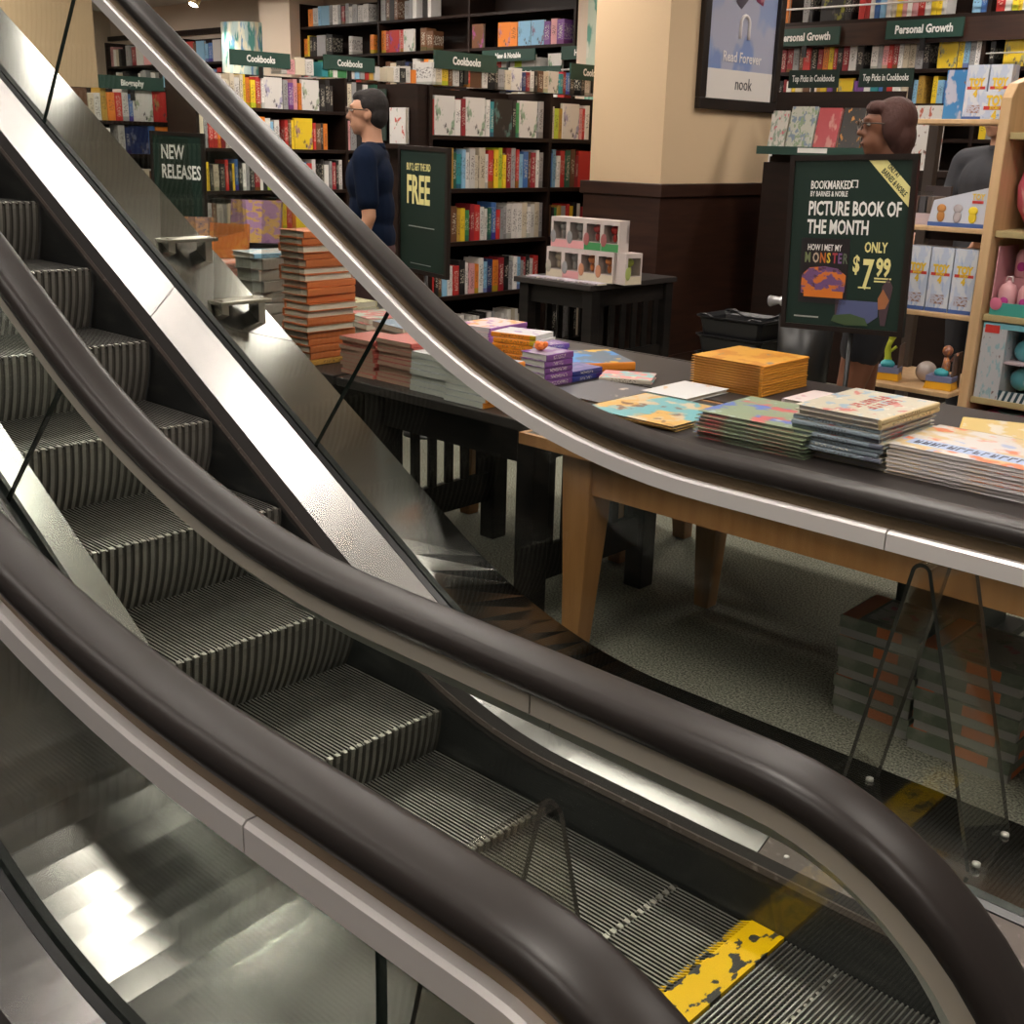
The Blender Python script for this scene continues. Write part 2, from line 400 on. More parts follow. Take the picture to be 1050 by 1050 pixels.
    P('handrail', m, RUBBER, label='black rubber handrail, %s side' % side)
    m = MB(); sweep(m, [(-.024, .031), (.024, .031), (.024, .066), (-.024, .066)], RP[:-1], yg, k=psc)
    P('handrail_guide', m, BRONZE)
    i = -sg
    pth = [q for q in RP[:-6]]
    jt = sorted(tjoints); k = 0
    segs = []; cur = []
    for q in pth:
        if jt and k < len(jt) and q[0] > jt[k] and q[3] > .8:
            tq = (jt[k], HH if jt[k] > .12 else zc(jt[k], HH, HC, HR), q[1+1], q[3]); cur.append((tq[0]-.0015, *tq[1:])); segs.append(cur); cur = [(tq[0]+.0015, *tq[1:])]; k += 1
        cur.append(q)
    segs.append(cur)
    for sgm in segs:
        m = MB(); sweep(m, [(i*.010, .064), (i*.036, .064), (i*.041, .069), (i*.041, .102), (i*.010, .106)], sgm, yg, k=psc)
        P('glass_trim', m, ALU)
        m = MB(); sweep(m, [(-i*.020, .0365), (-i*.030, .0365), (-i*.030, .066), (-i*.010, .070)], sgm, yg, k=psc)
        P('outer_trim', m, mat('cream_trim', (.50, .45, .38), .45, .3))
    # glass panels: pairs of upper and lower points
    pairs = []
    xi = (HC-HH)/T30; L = HR*math.tan(R(15)); x1 = xi+L; x2 = xi-L*C30
    hp = .075*psc
    for x, z, nx, nz in RP[:-1]:
        u = (x-nx*hp, z-nz*hp)
        if nz < -.2: break
        if nz > .999 or x > NX-.01:
            xl = x if x <= NX else NX+(x-NX)*.80
        else:
            # foot of the perpendicular on the lower line
            h = .70*math.cos(math.asin(min(.5, nx))); xl = u[0]-nx*.78
        pairs.append((u, (xl, zout(xl)-.02)))
    cuts = sorted(joints); k = 0; groups = []; cur = []
    for j, pr in enumerate(pairs):
        if cur and k < len(cuts) and pr[0][0] > cuts[k] and pr[0][0] < NX:
            a = cur[-1]; t = (cuts[k]-a[0][0])/(pr[0][0]-a[0][0])
            mid = tuple((a[q][0]+(pr[q][0]-a[q][0])*t, a[q][1]+(pr[q][1]-a[q][1])*t) for q in (0, 1))
            sh = .003
            cur.append(tuple((mid[q][0]-sh, mid[q][1]) for q in (0, 1))); groups.append(cur)
            cur = [tuple((mid[q][0]+sh, mid[q][1]) for q in (0, 1))]; k += 1
        cur.append(pr)
    groups.append(cur)
    for g in groups:
        m = MB(); th = .006
        rings = [[Vector((u[0], yg-th, u[1])), Vector((u[0], yg+th, u[1])), Vector((l_[0], yg+th, l_[1])), Vector((l_[0], yg-th, l_[1]))] for u, l_ in g]
        m.loft(rings, 0, False, True, False, [1, 0, 1, 0])
        for r in (rings[0], rings[-1]):
            F = m.bm.faces.new([m.bm.verts.new(v) for v in r]); F.material_index = 1
        P('glass_panel', m, [GLASS, GEDGE])

esc = thing('escalator', 'stainless steel escalator with glass sides and black handrails, next to the book tables', 'escalator')
S0 = -.17633
steps(esc, -.3375, S0, -1, 15); landing(esc, -.3375)
balustrade(esc, 0., 1, 'far', True, (-2.51, -.93), (.52,))
balustrade(esc, -.6755, -1, 'near', False, (-2.4, -.94), (.45,), (2.0, .915, .650, .80), 1.12, (.06, .085, .03))
m = MB(); zo2 = lambda x: zc(x, .242, -.012, 1.4)
strip(m, [(.145, zo2), (.509, zout), (.509, lambda x: zout(x)-.02), (.145, lambda x: zo2(x)-.02)], XSL, -.6755, -1)
m.done('outer_deck', STEELD, esc)
m = MB(); m.box(.60, .032, .18, .77, .099, .221, 0)
m.done('end_cap', ALU, esc)
m = MB(); m.box(.605, .04, .2212, .685, .09, .2225, 0); m.box(.697, .04, .2212, .76, .09, .2228, 1)
m.done('caution_sticker', [mat('sticker_amber', (.85, .45, .02), .5), WHITE], esc)

esn = thing('escalator', 'nearest escalator, its black handrail and glass crossing the lower left corner', 'escalator')
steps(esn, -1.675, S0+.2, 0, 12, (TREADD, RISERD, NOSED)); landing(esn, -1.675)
balustrade(esn, -1.3345, 1, 'far', False, (-1.6, .575), (.38,), (2.8, .900, .660, .77), 1.14)

# slip guards: clear folded acrylic wedges standing on the decks
def wedge(name, label, y0, y1, x0, xa, x1, z0, za, z1):
    t = thing(name, label, 'acrylic guard', ((x0+x1)/2, (y0+y1)/2, z0), 0, 'clear acrylic wedges on the escalator decks')
    cx, cy, cz = (x0+x1)/2, (y0+y1)/2, z0
    m = MB(); th = .008
    poly = [(x0, z0)]
    ro = .022; half = (math.atan2(za-z0, xa-x0), math.atan2(za-z1, x1-xa))   # rounded fold
    cz_ = za-ro; aL = PI/2+half[0]; aR = PI/2-half[1]
    top = [(xa+ro*math.cos(aL+(aR-aL)*i/8), cz_+ro*math.sin(aL+(aR-aL)*i/8)) for i in range(9)]
    poly = [(x0, z0)]+top+[(x1, z1)]
    inner = []
    for i, (px, pz) in enumerate(poly):
        a = Vector(poly[max(i-1, 0)]); b = Vector(poly[min(i+1, len(poly)-1)]); tt = (b-a).normalized(); nn = Vector((tt.y, -tt.x))
        inner.append((px+nn.x*th, pz+nn.y*th))
    n = len(poly)
    V = [[m.bm.verts.new((p[0]-cx, y-cy, p[1]-cz)) for p in L] for y in (y0, y1) for L in (poly, inner)]
    for i in range(n-1):
        for q, mi in (((V[0][i], V[0][i+1], V[2][i+1], V[2][i]), 0), ((V[1][i], V[1][i+1], V[3][i+1], V[3][i]), 0),
                      ((V[0][i], V[0][i+1], V[1][i+1], V[1][i]), 1), ((V[2][i], V[2][i+1], V[3][i+1], V[3][i]), 1)):
            F = m.bm.faces.new(q); F.material_index = mi
    m.bm.faces.new((V[0][0], V[1][0], V[3][0], V[2][0])); m.bm.faces.new((V[0][-1], V[1][-1], V[3][-1], V[2][-1]))
    m.done('folded_sheet', [ACRYL, AEDGE], t)
    m = MB()
    for y in (y0+.03-cy, y1-.03-cy):
        m.lathe([(.009, 0), (.009, .006), (.004, .008)], (x0-cx, y, .001), 10); m.lathe([(.009, 0), (.009, .006), (.004, .008)], (x1-cx, y, z1-z0+.001), 10)
    m.done('screw_cap', ALU, t)
wedge('acrylic_wedge', 'clear acrylic wedge on the far deck in front of the box sets', .19, .40, .43, .555, .74, .222, .835, .222)
wedge('acrylic_wedge', 'clear acrylic wedge between the two nearest handrails', -1.10, -.93, .44, .58, .745, .236, .805, .236)
def bracket(x, y0, y1, lab):
    zz = zdeck(x)*.75+zout(x)*.25
    t = thing('slide_stop', lab, 'slide stop', (x, (y0+y1)/2, zz), 0, 'steel stops with acrylic fins on the far deck')
    m = MB(); w = (y1-y0)/2
    m.box(-.05, -w, .055, .05, w, .067)
    for s in (-1, 1):
        m.box(-.030, s*w*.72-.014, -.045, .030, s*w*.72+.014, .056)
    for s in (-1, 1): m.lathe([(.008, 0), (.008, .003), (.004, .005)], (.02, s*w*.8, .067), 10)
    m.done('steel_bridge', mat('bracket_steel', (.62, .57, .5), .28, 1.), t, .003)
    m = MB(); m.prism([(.0, .067), (.03, .40), (.20, .40), (.22, .10), (.05, .067)], 'y', -w+.004, -w+.010, 0)
    m.prism([(.0, .067), (.03, .40), (.20, .40), (.22, .10), (.05, .067)], 'y', w-.010, w-.004, 0)
    m.done('acrylic_fin', ACRYL, t)
bracket(-2.24, .19, .39, 'upper steel slide stop with clear fin on the far deck')
bracket(-1.93, .19, .39, 'lower steel slide stop with clear fin, just left of the tall orange stack')

# ------------------------------------------------------------------ books
def book_cover_mat(name, spine):
    if name in MATS: return MATS[name]
    m = bpy.data.materials.new(name); m.use_nodes = True; MATS[name] = m
    n = m.node_tree.nodes; l = m.node_tree.links; b = n['Principled BSDF']; b.inputs['Roughness'].default_value = .38
    oi = n.new('ShaderNodeObjectInfo'); tc = n.new('ShaderNodeTexCoord'); sp = n.new('ShaderNodeSeparateXYZ'); l.new(tc.outputs['Generated'], sp.inputs[0])
    def math_(op, a, b_=None, c=None):
        q = n.new('ShaderNodeMath'); q.operation = op
        for i, v in enumerate((a, b_, c)):
            if v is None: continue
            if isinstance(v, (int, float)): q.inputs[i].default_value = v
            else: l.new(v, q.inputs[i])
        return q.outputs[0]
    # lettering: broken marks along the spine, different on every book
    r1 = math_('MULTIPLY', oi.outputs['Random'], 37.); cb = n.new('ShaderNodeCombineXYZ')
    if spine:
        l.new(math_('MULTIPLY_ADD', sp.outputs[2], 22., r1), cb.inputs[2]); l.new(math_('MULTIPLY', sp.outputs[0], 2.2), cb.inputs[0])
    else:
        l.new(math_('MULTIPLY_ADD', sp.outputs[2], 7., r1), cb.inputs[2]); l.new(math_('MULTIPLY', sp.outputs[1], 9.), cb.inputs[1])
    nz = n.new('ShaderNodeTexNoise'); nz.inputs['Scale'].default_value = 1.3; nz.inputs['Detail'].default_value = 2; l.new(cb.outputs[0], nz.inputs['Vector'])
    t = math_('GREATER_THAN', nz.outputs['Fac'], .53)
    r2 = math_('FRACT', math_('MULTIPLY', oi.outputs['Random'], 91.3)); 
    lo = math_('MULTIPLY_ADD', r2, .25, .12); hi = math_('MULTIPLY_ADD', r2, -.15, .88)
    band = math_('MULTIPLY', math_('GREATER_THAN', sp.outputs[2], lo), math_('LESS_THAN', sp.outputs[2], hi))
    if spine: band = math_('MULTIPLY', band, math_('LESS_THAN', math_('ABSOLUTE', math_('SUBTRACT', sp.outputs[0], .5)), .30))
    f = math_('MULTIPLY', math_('MULTIPLY', t, band), .65)
    bw = n.new('ShaderNodeRGBToBW'); l.new(oi.outputs['Color'], bw.inputs[0])
    ink = n.new('ShaderNodeValToRGB'); ink.color_ramp.interpolation = 'CONSTANT'
    ink.color_ramp.elements[0].color = (.75, .70, .58, 1); ink.color_ramp.elements[1].position = .22; ink.color_ramp.elements[1].color = (.05, .03, .03, 1)
    l.new(bw.outputs[0], ink.inputs[0])
    mx = n.new('ShaderNodeMix'); mx.data_type = 'RGBA'; l.new(f, mx.inputs[0]); l.new(oi.outputs['Color'], mx.inputs[6]); l.new(ink.outputs[0], mx.inputs[7])
    # a second band near the foot on some books
    r3 = math_('FRACT', math_('MULTIPLY', oi.outputs['Random'], 53.7))
    g = math_('MULTIPLY', math_('GREATER_THAN', r3, .62), math_('LESS_THAN', sp.outputs[2], math_('MULTIPLY', r3, .2)))
    hs = n.new('ShaderNodeHueSaturation'); hs.inputs['Hue'].default_value = .56; hs.inputs['Value'].default_value = .6; l.new(oi.outputs['Color'], hs.inputs['Color'])
    m2 = n.new('ShaderNodeMix'); m2.data_type = 'RGBA'; l.new(g, m2.inputs[0]); l.new(mx.outputs[2], m2.inputs[6]); l.new(hs.outputs[0], m2.inputs[7])
    l.new(m2.outputs[2], b.inputs['Base Color'])
    return m
BCOVER = book_cover_mat('book_cover', False); BSPINE = book_cover_mat('book_spine', True)
def plain_cover():
    m = mat('plain_cover', (.5, .5, .5), .45); n = m.node_tree.nodes; oi = n.new('ShaderNodeObjectInfo')
    m.node_tree.links.new(oi.outputs['Color'], n['Principled BSDF'].inputs['Base Color']); return m
PCOVER = plain_cover()
def art(name, bg, cols, scale=3., rough=.35, band=None):
    # printed cover picture: soft blotches of a few inks, optional title band
    if name in MATS: return MATS[name]
    m = mat(name, bg, rough); n = m.node_tree.nodes; l = m.node_tree.links; b = n['Principled BSDF']
    tc = n.new('ShaderNodeTexCoord'); out = None
    prev = None
    for i, (c, th) in enumerate(cols):
        mp = n.new('ShaderNodeMapping'); mp.inputs['Location'].default_value = (i*3.7+len(name), i*1.9, i*5.3); mp.inputs['Scale'].default_value = (scale,)*3
        l.new(tc.outputs['Generated'], mp.inputs[0])
        nz = n.new('ShaderNodeTexNoise'); nz.inputs['Scale'].default_value = 1+.5*i; nz.inputs['Detail'].default_value = 3; l.new(mp.outputs[0], nz.inputs['Vector'])
        g = n.new('ShaderNodeMapRange'); g.inputs[1].default_value = th; g.inputs[2].default_value = th+.05; l.new(nz.outputs['Fac'], g.inputs[0])
        mx = n.new('ShaderNodeMix'); mx.data_type = 'RGBA'; l.new(g.outputs[0], mx.inputs[0])
        if prev is None: mx.inputs[6].default_value = (*bg, 1)
        else: l.new(prev, mx.inputs[6])
        mx.inputs[7].default_value = (*c, 1); prev = mx.outputs[2]
    if prev is not None: l.new(prev, b.inputs['Base Color'])
    return m
BM = {}
def bookmesh(kind='hard', m0=None, m1=None, m2=None, m3=None, m4=None):
    m0 = m0 or BCOVER; m1 = m1 or BSPINE; m2 = m2 or PAGES; m3 = m3 or m0
    key = (kind, m0.name, m1.name, m2.name, m3.name)
    if key in BM: return BM[key]
    b = MB(); c = .09 if kind == 'hard' else .04; ins = .025 if kind == 'hard' else .004
    # cover as a C profile in x,y with a slightly rounded spine, pushed up z
    b.box(.5-c, .03, 0, .5, 1, 1, 3); b.box(-.5, .03, 0, -.5+c, 1, 1, 0)
    sp = [(-.5, .03), (-.44, .006), (-.25, 0), (.25, 0), (.44, .006), (.5, .03), (.5-c, .04), (-.5+c, .04)]
    b.prism(sp, 'z', 0, 1, 1)
    b.box(-.5+c, .04, ins, .5-c, 1-ins*1.4, 1-ins, 2)
    bmesh.ops.recalc_face_normals(b.bm, faces=b.bm.faces[:])
    me = bpy.data.meshes.new('book'); b.bm.to_mesh(me); b.bm.free()
    for m in (m0, m1, m2, m3): me.materials.append(m)
    BM[key] = me; return me
CN = {'r': ('red', (.52, .035, .03)), 'R': ('crimson', (.30, .02, .03)), 'o': ('orange', (.75, .22, .03)), 'y': ('yellow', (.80, .56, .03)), 'm': ('mustard', (.46, .28, .05)),
      'g': ('green', (.06, .27, .09)), 'G': ('dark green', (.02, .10, .06)), 'l': ('lime', (.50, .62, .05)), 't': ('teal', (.03, .25, .28)), 'b': ('blue', (.06, .16, .42)),
      'B': ('navy', (.02, .035, .12)), 'c': ('sky blue', (.25, .47, .66)), 'w': ('white', (.74, .70, .66)), 'e': ('cream', (.66, .57, .43)), 'a': ('grey', (.34, .33, .33)),
      'k': ('black', (.018, .016, .016)), 'p': ('pink', (.74, .35, .36)), 'f': ('magenta', (.62, .06, .24)), 'v': ('purple', (.20, .07, .28)), 'n': ('brown', (.15, .065, .03)), 's': ('salmon', (.68, .25, .18))}
RND = random.Random(7)
def place(name, me, M, col, label, group, cat='book'):
    o = bpy.data.objects.new(name, me); COL.objects.link(o); o.matrix_world = M
    j = RND.uniform(.82, 1.15); o.color = (*[min(1, c*j) for c in col], 1)
    LAST[0] = o
    return tag(o, label, cat, group)
LAST = [None]

def frame(x, y, rz, z=0): return Matrix.Translation((x, y, z)) @ Matrix.Rotation(rz, 4, 'Z')
NBOOK = [0]
SHELF = []
def fill(F, x0, x1, z, h, codes, where, group, wmean=.040, depth=.17, gap=.02, ups=(), name='book', lean=.10):
    """upright books along local x of frame F, standing on z; codes is a string of colours, '.' a gap, '[' makes the next one face out"""
    x = x0; i = 0; face = False; k = 0
    L = len(codes)
    while x < x1-.008 and i < L:
        ch = codes[i]; i += 1
        if ch == '.': x += wmean*1.3; continue
        for u in ups:
            if x < u+.032 and x+(h*.75 if face else wmean*1.4) > u: x = u+.034
        if ch == '[': face = True; continue
        nm, c = CN[ch]
        hh = h*RND.uniform(.80, 1.0)
        if face:
            w = h*.72; hh = h*.96
            if x+w > x1: break
            me = bookmesh('hard', art('jacket_'+ch+str(k % 3), c, [(tuple(min(1, v*.35+.3*RND.random()) for v in c), .58), ((.08, .07, .07), .66)], 2.2))
            # cover facing out: local book x -> -y
            M = F @ Matrix.Translation((x+w/2, .045, z+.001)) @ Matrix.Rotation(-PI/2, 4, 'Z') @ Matrix.Translation((0, -w/2, 0)) @ Matrix.Diagonal((.03, w, hh, 1))
            lab = '%s face-out book, %s from left on %s' % (nm, ORD[min(k, 48)], where); x += w+.006
        else:
            w = wmean*RND.uniform(.62, 1.35); d = depth*RND.uniform(.9, 1.)
            if x+w > x1: break
            ln = RND.uniform(-lean, lean)*.35 if RND.random() < .2 else 0
            M = F @ Matrix.Translation((x+w/2, gap+RND.uniform(0, .014), z+.001)) @ Matrix.Diagonal((w, d, hh, 1))
            lab = '%s book, %s from left on %s' % (nm, ORD[min(k, 48)], where); x += w+.0015
            me = bookmesh('hard')
        j = RND.uniform(.82, 1.15); SHELF.append((me, M, tuple(min(1, v*j) for v in c), lab, group, face)); k += 1; NBOOK[0] += 1; face = False
def codes(seed, n, pool): 
    r = random.Random(seed); return ''.join(r.choice(pool) for _ in range(n))

def bookcase(name, label, x, y, rz, width, depth, boards, top, bays, group=None, back=True, cornice=0., end_l=True):
    t = thing(name, label, 'bookcase', (x, y, 0), rz, group)
    m = MB().box(0, .012, 0, width, .035, .10); m.done('plinth', CASEW, t)
    for k in range(bays+1):
        xx = (width-.03)*k/bays
        MB().box(xx, 0, .0, xx+.03, depth, top).done('upright', CASEW, t, .002)
    if back: MB().box(.0, depth-.012, .1, width, depth, top).done('back_panel', CASEW, t)
    for z in boards:
        for k in range(bays):
            xa = (width-.03)*k/bays+.03; xb = (width-.03)*(k+1)/bays
            MB().box(xa, .004, z-.03, xb, depth-.012, z).done('shelf', CASEW, t, .002)
    if cornice: MB().box(-.02, -.025, top, width+.02, depth+.01, top+cornice).done('cornice', CASEW, t, .004)
    return t, frame(x, y, rz)

# centre cookbook case (faces +x)
YC0, WC = 3.70, 2.5
cook, CF = bookcase('bookcase', 'dark wood bookcase of cookbooks behind the FREE sign and toy table', -4.70, YC0, PI/2, WC, .46, [.10, .53, .915, 1.285, 1.645], 1.97, 2)
UP = (WC-.03)/2
q = '%s shelf of the centre bookcase'
g = 'books on the %s shelf of the centre cookbook bookcase'
rows = [(1.645, .27, 'r[wwR[wwt[kkg[wawwwwnk', 'wlm[wprw', 'top'),
        (1.285, .285, 'kwakmGtcwweewrylyRarcbnRwaowwkk', 'bcwrGnR[rR', 'second'),
        (.915, .27, 'ymwenmygRrwwGbraawwwewweatyk', 'nkgmarykwR', 'third'),
        (.53, .26, 'rkncwrkwpowcBoRkawcaRkwraceR', 'wacrkworbe', 'fourth'),
        (.10, .28, 'wawwabkwwwwwwkkwawwwwwewe', 'wwkwaawkew', 'bottom')]
for z, h, a, b, w in rows:
    fill(CF, .035, UP, z, h, a, (q % w)+', left bay', g % w, .046)
    fill(CF, UP+.035, WC-.1, z, h, b, (q % w)+', right bay', g % w, .046)
fill(CF, .04, WC-.1, 1.972, .16, 'weynwkr[nw.kae[wBRwkne[wtRbk.kwar[wwRk', 'top of the centre bookcase', 'books lying along the top of the centre cookbook bookcase', .052)
# end panel of that case with its own small shelf
MB().box(-.09, .02, .1, -.002, .44, 1.97).done('end_panel', CASEW, cook)
ec = thing('display_card', 'dark green display card on the end of the centre cookbook bookcase', 'sign', (-5.13, 3.60, 1.60), 0)
MB().box(-.11, -.02, 0, .11, -.008, .34).done('card', mat('card_green', (.03, .05, .04), .5), ec)
text('card_text', 'FEEL\nGOOD', .07, WHITE, ec, (-.02, -.0215, .20), (PI/2, 0, 0), .7, .001)
place('book', bookmesh('hard', art('jacket_white_red', (.74, .70, .66), [((.55, .08, .06), .60), ((.25, .3, .2), .66)], 4)), frame(-4.89, 3.585, 0, 1.582) @ Matrix.Rotation(-PI/2, 4, 'Z') @ Matrix.Translation((0, -.08, 0)) @ Matrix.Diagonal((.03, .17, .235, 1)), CN['w'][1], 'white hardcover with red title facing out on the end shelf of the centre bookcase', None)
MB().box(-.09-.11, .02, 1.55, -.09, .44, 1.58).done('end_shelf', CASEW, cook)

# bookcase far left behind the man (faces +x)
WL = 3.2
lc, LF = bookcase('bookcase', 'dark wood cookbook bookcase behind the man in navy', -7.5, 3.62, PI/2, WL, .46, [.10, .46, .80, 1.15, 1.505, 1.845], 2.14, 2)
g = 'books on the %s shelf of the case behind the man'
q = '%s shelf of the case behind the man'
for z, h, a, w in ((1.845, .27, '...eyoyrw[wavpo[wkkk[my.r[gRw[pctwG.wkae', 'top'), (1.505, .28, '.kkGnaowcw.rny[yrnko[oea.kaankwwrkap', 'second'), (1.15, .27, '..kwakRwklwmrkkwobrw.kwaRkworbekyw', 'third'), (.80, .27, '.....bwcaRkwoyro[ykwrk.wyRkaekwobk', 'fourth'), (.46, .27, '....kkwwm.kyow.kwrabkwek', 'fifth')):
    fill(LF, .04, WL/2-.0, z, h, codes(int(z*100), 9, 'bkwroeaRnykw')+a.lstrip('.'), (q % w), g % w, .046)
    fill(LF, WL/2+.03, WL-.05, z, h, a[::-1].replace('[', ''), (q % w)+', right bay', g % w, .06)
fill(LF, .9, 2.6, 2.142, .15, 'wp[ew.tgw[gwcarmw.ewkwo', 'top of the case behind the man', 'books along the top of the bookcase behind the man', .07)

# biography bookcase at the left (faces +x)
bc, BF = bookcase('bookcase', 'dark wood biography bookcase left of the man, beside the tan wall', -8.5, 2.95, PI/2, 1.55, .42, [.10, .42, .75, 1.08, 1.43, 1.71], 1.99, 1)
g = 'books on the %s shelf of the biography bookcase'
q = '%s shelf of the biography bookcase'
for z, h, a, w in ((1.71, .27, '[newmorwb[w[rrrptt[woy', 'top'), (1.43, .25, 'Rr[prw.wB[Bb[onwk.rr[e', 'second'), (1.08, .25, 'kBoRk.[vkwenw[bRkw', 'third'), (.75, .25, 'bwce[oRkab[pvwkr', 'fourth')):
    fill(BF, .05, 1.5, z, h, a, q % w, g % w, .055)

# back wall bookcases (face -y)
bw_, KF = bookcase('bookcase', 'tall dark wood wall bookcase at the back, right of the mural pillar', -11.75, 7.86, 0, 4.75, .42, [.10, .46, .82, 1.18, 1.54, 1.90, 2.26, 2.62, 2.98], 3.26, 3)
g = 'books on the %s shelf of the tall back wall bookcase'
q = '%s shelf of the back wall bookcase'
for z, h, a, w in ((2.98, .24, '.owc[cawaRawaww..ankn.aaw.kw', 'top'), (2.62, .26, 'oykk[akk...w...oor[rr[w.nn....[n..[oo[c[cvpv.pvwpwvpww[kkn....w', 'second'), (2.26, .28, 'rwRwy[ek...rnn...nekkBkwwroew[ckk.e.wgrwwl[ww.[w[ff[l[g', 'third'), (1.90, .26, 'rwnkb.ykwwmrkkcRRkwobrn.kwkRkworbekywrkkwewrwkkwrk', 'fourth')):
    fill(KF, .05, 4.68, z, h, a, q % w, g % w, .085, ups=(1.573, 3.147))
ul, UF = bookcase('bookcase', 'dark wood wall bookcase at the back, left of the mural pillar', -16.9, 7.86, 0, 3.95, .42, [.5, 1.0, 1.5, 1.95, 2.29, 2.62], 2.98, 2)
g = 'books on the %s shelf of the back left wall bookcase'
q = '%s shelf of the back left bookcase'
for z, h, a, w in ((2.62, .30, 'pwek.aaR[w[pwpp[pprRo[rn[ccb[waaw', 'top'), (2.29, .26, '.wekk..waa.w.kcbRwew.e.wwbrk', 'second'), (1.95, .26, '..kR..w[rkk..rkbrk[r..', 'third')):
    fill(UF, .1, 3.9, z, h, a, q % w, g % w, .10, ups=(1.96,))

# right hand wall bookcase: personal growth (faces -y)
WR = 4.2
rc, RF = bookcase('bookcase', 'tall dark wood wall bookcase of personal growth books behind the woman', -4.5, 7.2, 0, WR, .42, [.10, .55, .95, 1.20, 1.46, 1.72, 1.98, 2.235, 2.62], 3.05, 2)
g = 'books on the %s shelf of the personal growth bookcase'
q = '%s shelf of the personal growth case'
for z, h, a, w in ((2.62, .30, '..[o..ak.[kk.rrwbcweypwprwyyw...cbwk.kBc', 'top'), (2.235, .215, 'eymewapRRanrkRoyrkRwk.waprRweeak.[yycaw.kyymyBBbRkwow', 'second'), (1.98, .205, 'kwRwekRwyenwmyvk[yvvwtbrwwekcm.ycbwbowe.wrwcy[cbk[wbw', 'third'), (1.72, .20, 'rkwkkwbrekmkwnkkwrkkyak.bbwkRnwemk', 'fourth'), (1.46, .20, 'kwkrkwwkekkbbrkwkkwraRkbrRwkck', 'fifth')):
    fill(RF, .05, WR/2-.01, z, h, a, (q % w), g % w, .05)
    fill(RF, WR/2+.04, WR-.05, z, h, a[len(a)*3//5:], (q % w)+', right bay', g % w, .05)
for z in (2.42,):
    MB().box(.0, -.02, z, WR, .0, 2.59).done('header_board', ESPR, rc)
MB().tube([(.0, -.03, 2.72), (WR, -.03, 2.72)], .008).done('book_rail', ALU, rc)
MB().tube([(2.13, -.01, 2.33), (WR, -.01, 2.33)], .006).done('book_rail', ALU, rc)
MB().tube([(.0, -.03, 2.36), (4.75, -.03, 2.36)], .010).done('book_rail', ALU, bw_)

# ------------------------------------------------------------------ shelf signs
def shelf_sign(s, lab, x, y, z, rz, w, h, size=None, mt=None, grp='green shelf signs'):
    t = thing('shelf_sign', lab, 'sign', (x, y, z), rz, grp)
    box('sign_board', (-w/2, -.008, -h/2), (w/2, .008, h/2), mt or GREENH, t)
    size = size or h*.62
    text('sign_text', s, size, WHITE, t, (0, -.010, -size*.34), (PI/2, 0, 0), .80, .0026, 'CENTER')
    MB().box(-.02, -.006, -h/2-.09, .02, .006, -h/2).done('sign_clip', BLACK, t)
    return t
shelf_sign('Cookbooks', 'green Cookbooks sign above the centre bookcase, left end', -4.72, 4.06, 2.135, PI/2, .60, .115)
shelf_sign('Cookbooks', 'green Cookbooks sign above the centre bookcase, beside the column', -4.72, 5.45, 2.14, PI/2, .56, .115)
shelf_sign('Cookbooks', 'green Cookbooks sign below the spotlit mural pillar', -7.52, 4.30, 2.245, PI/2, .62, .125)
shelf_sign('Cookbooks', 'green Cookbooks sign above the man', -7.52, 5.28, 2.27, PI/2, .60, .125)
shelf_sign('Biography', 'green Biography sign over the leftmost bookcase', -8.48, 3.60, 2.03, PI/2, .62, .11)
shelf_sign('Psychology', 'green Psychology sign on the back wall bookcase', -7.62, 7.82, 2.33, 0, .95, .14)
shelf_sign('New & Notable', 'green New and Notable sign on the back wall bookcase', -7.9, 7.80, 2.52, 0, .80, .12)
shelf_sign('Health & Wellness', 'green Health and Wellness sign on the back wall bookcase', -6.7, 7.80, 2.52, 0, .85, .13)
shelf_sign('Personal Growth', 'left green Personal Growth sign beside the column', -3.88, 7.15, 2.50, 0, .62, .135)
shelf_sign('Personal Growth', 'right green Personal Growth sign above the yellow book', -2.86, 7.15, 2.52, 0, .62, .135)

# ------------------------------------------------------------------ walls, columns
def column(name, label, x0, y0, x1, y1, wains=1.36):
    t = thing(name, label, 'column', ((x0+x1)/2, (y0+y1)/2, 0)); w = (x1-x0)/2; d = (y1-y0)/2
    t['kind'] = 'structure'
    box('shaft', (-w, -d, 0), (w, d, 3.499), TAN, t)
    if wains:
        box('wainscot', (-w-.03, -d-.03, 0), (w+.03, d+.03, wains-.09), ESPR, t, .004)
        box('dado_rail', (-w-.05, -d-.05, wains-.09), (w+.05, d+.05, wains), ESPR, t, .006)
        box('base_moulding', (-w-.045, -d-.045, 0), (w+.045, d+.045, .14), ESPR, t, .006)
    return t
column('column', 'tan painted column with dark wood wainscot and framed poster', -4.19, 4.82, -3.55, 6.20)
column('column', 'plain tan column at the upper left behind the escalator', -10.2, 1.2, -9.2, 3.66, 0)
# curved mural pillar
t = thing('mural_pillar', 'cream pillar with a curved mural panel lit by a spotlight', 'column', (-12.35, 7.75, 0)); t['kind'] = 'structure'
box('shaft', (-.05, -.05, 0), (.62, .5, 3.499), CREAM, t)
m = MB(); m.loft([[Vector((-.33+.34*math.sin(a), -.10-.30*math.cos(a)+.30*0, z)) for a in [R(-75+10*i) for i in range(16)]]+[Vector((0, .1, z)), Vector((-.65, .1, z))] for z in (.3, 3.05)], 0, smooth=False)
m.done('mural_panel', art('mural_print', (.42, .52, .50), [((.70, .66, .50), .50), ((.05, .22, .20), .56), ((.12, .25, .42), .60)], 5), t)
t = thing('mural_pillar', 'cream pillar with a green portrait mural at the right end of the back bookcase', 'column', (-6.45, 7.80, 0)); t['kind'] = 'structure'
box('shaft', (-.45, -.02, 0), (.6, .48, 3.499), CREAM, t)
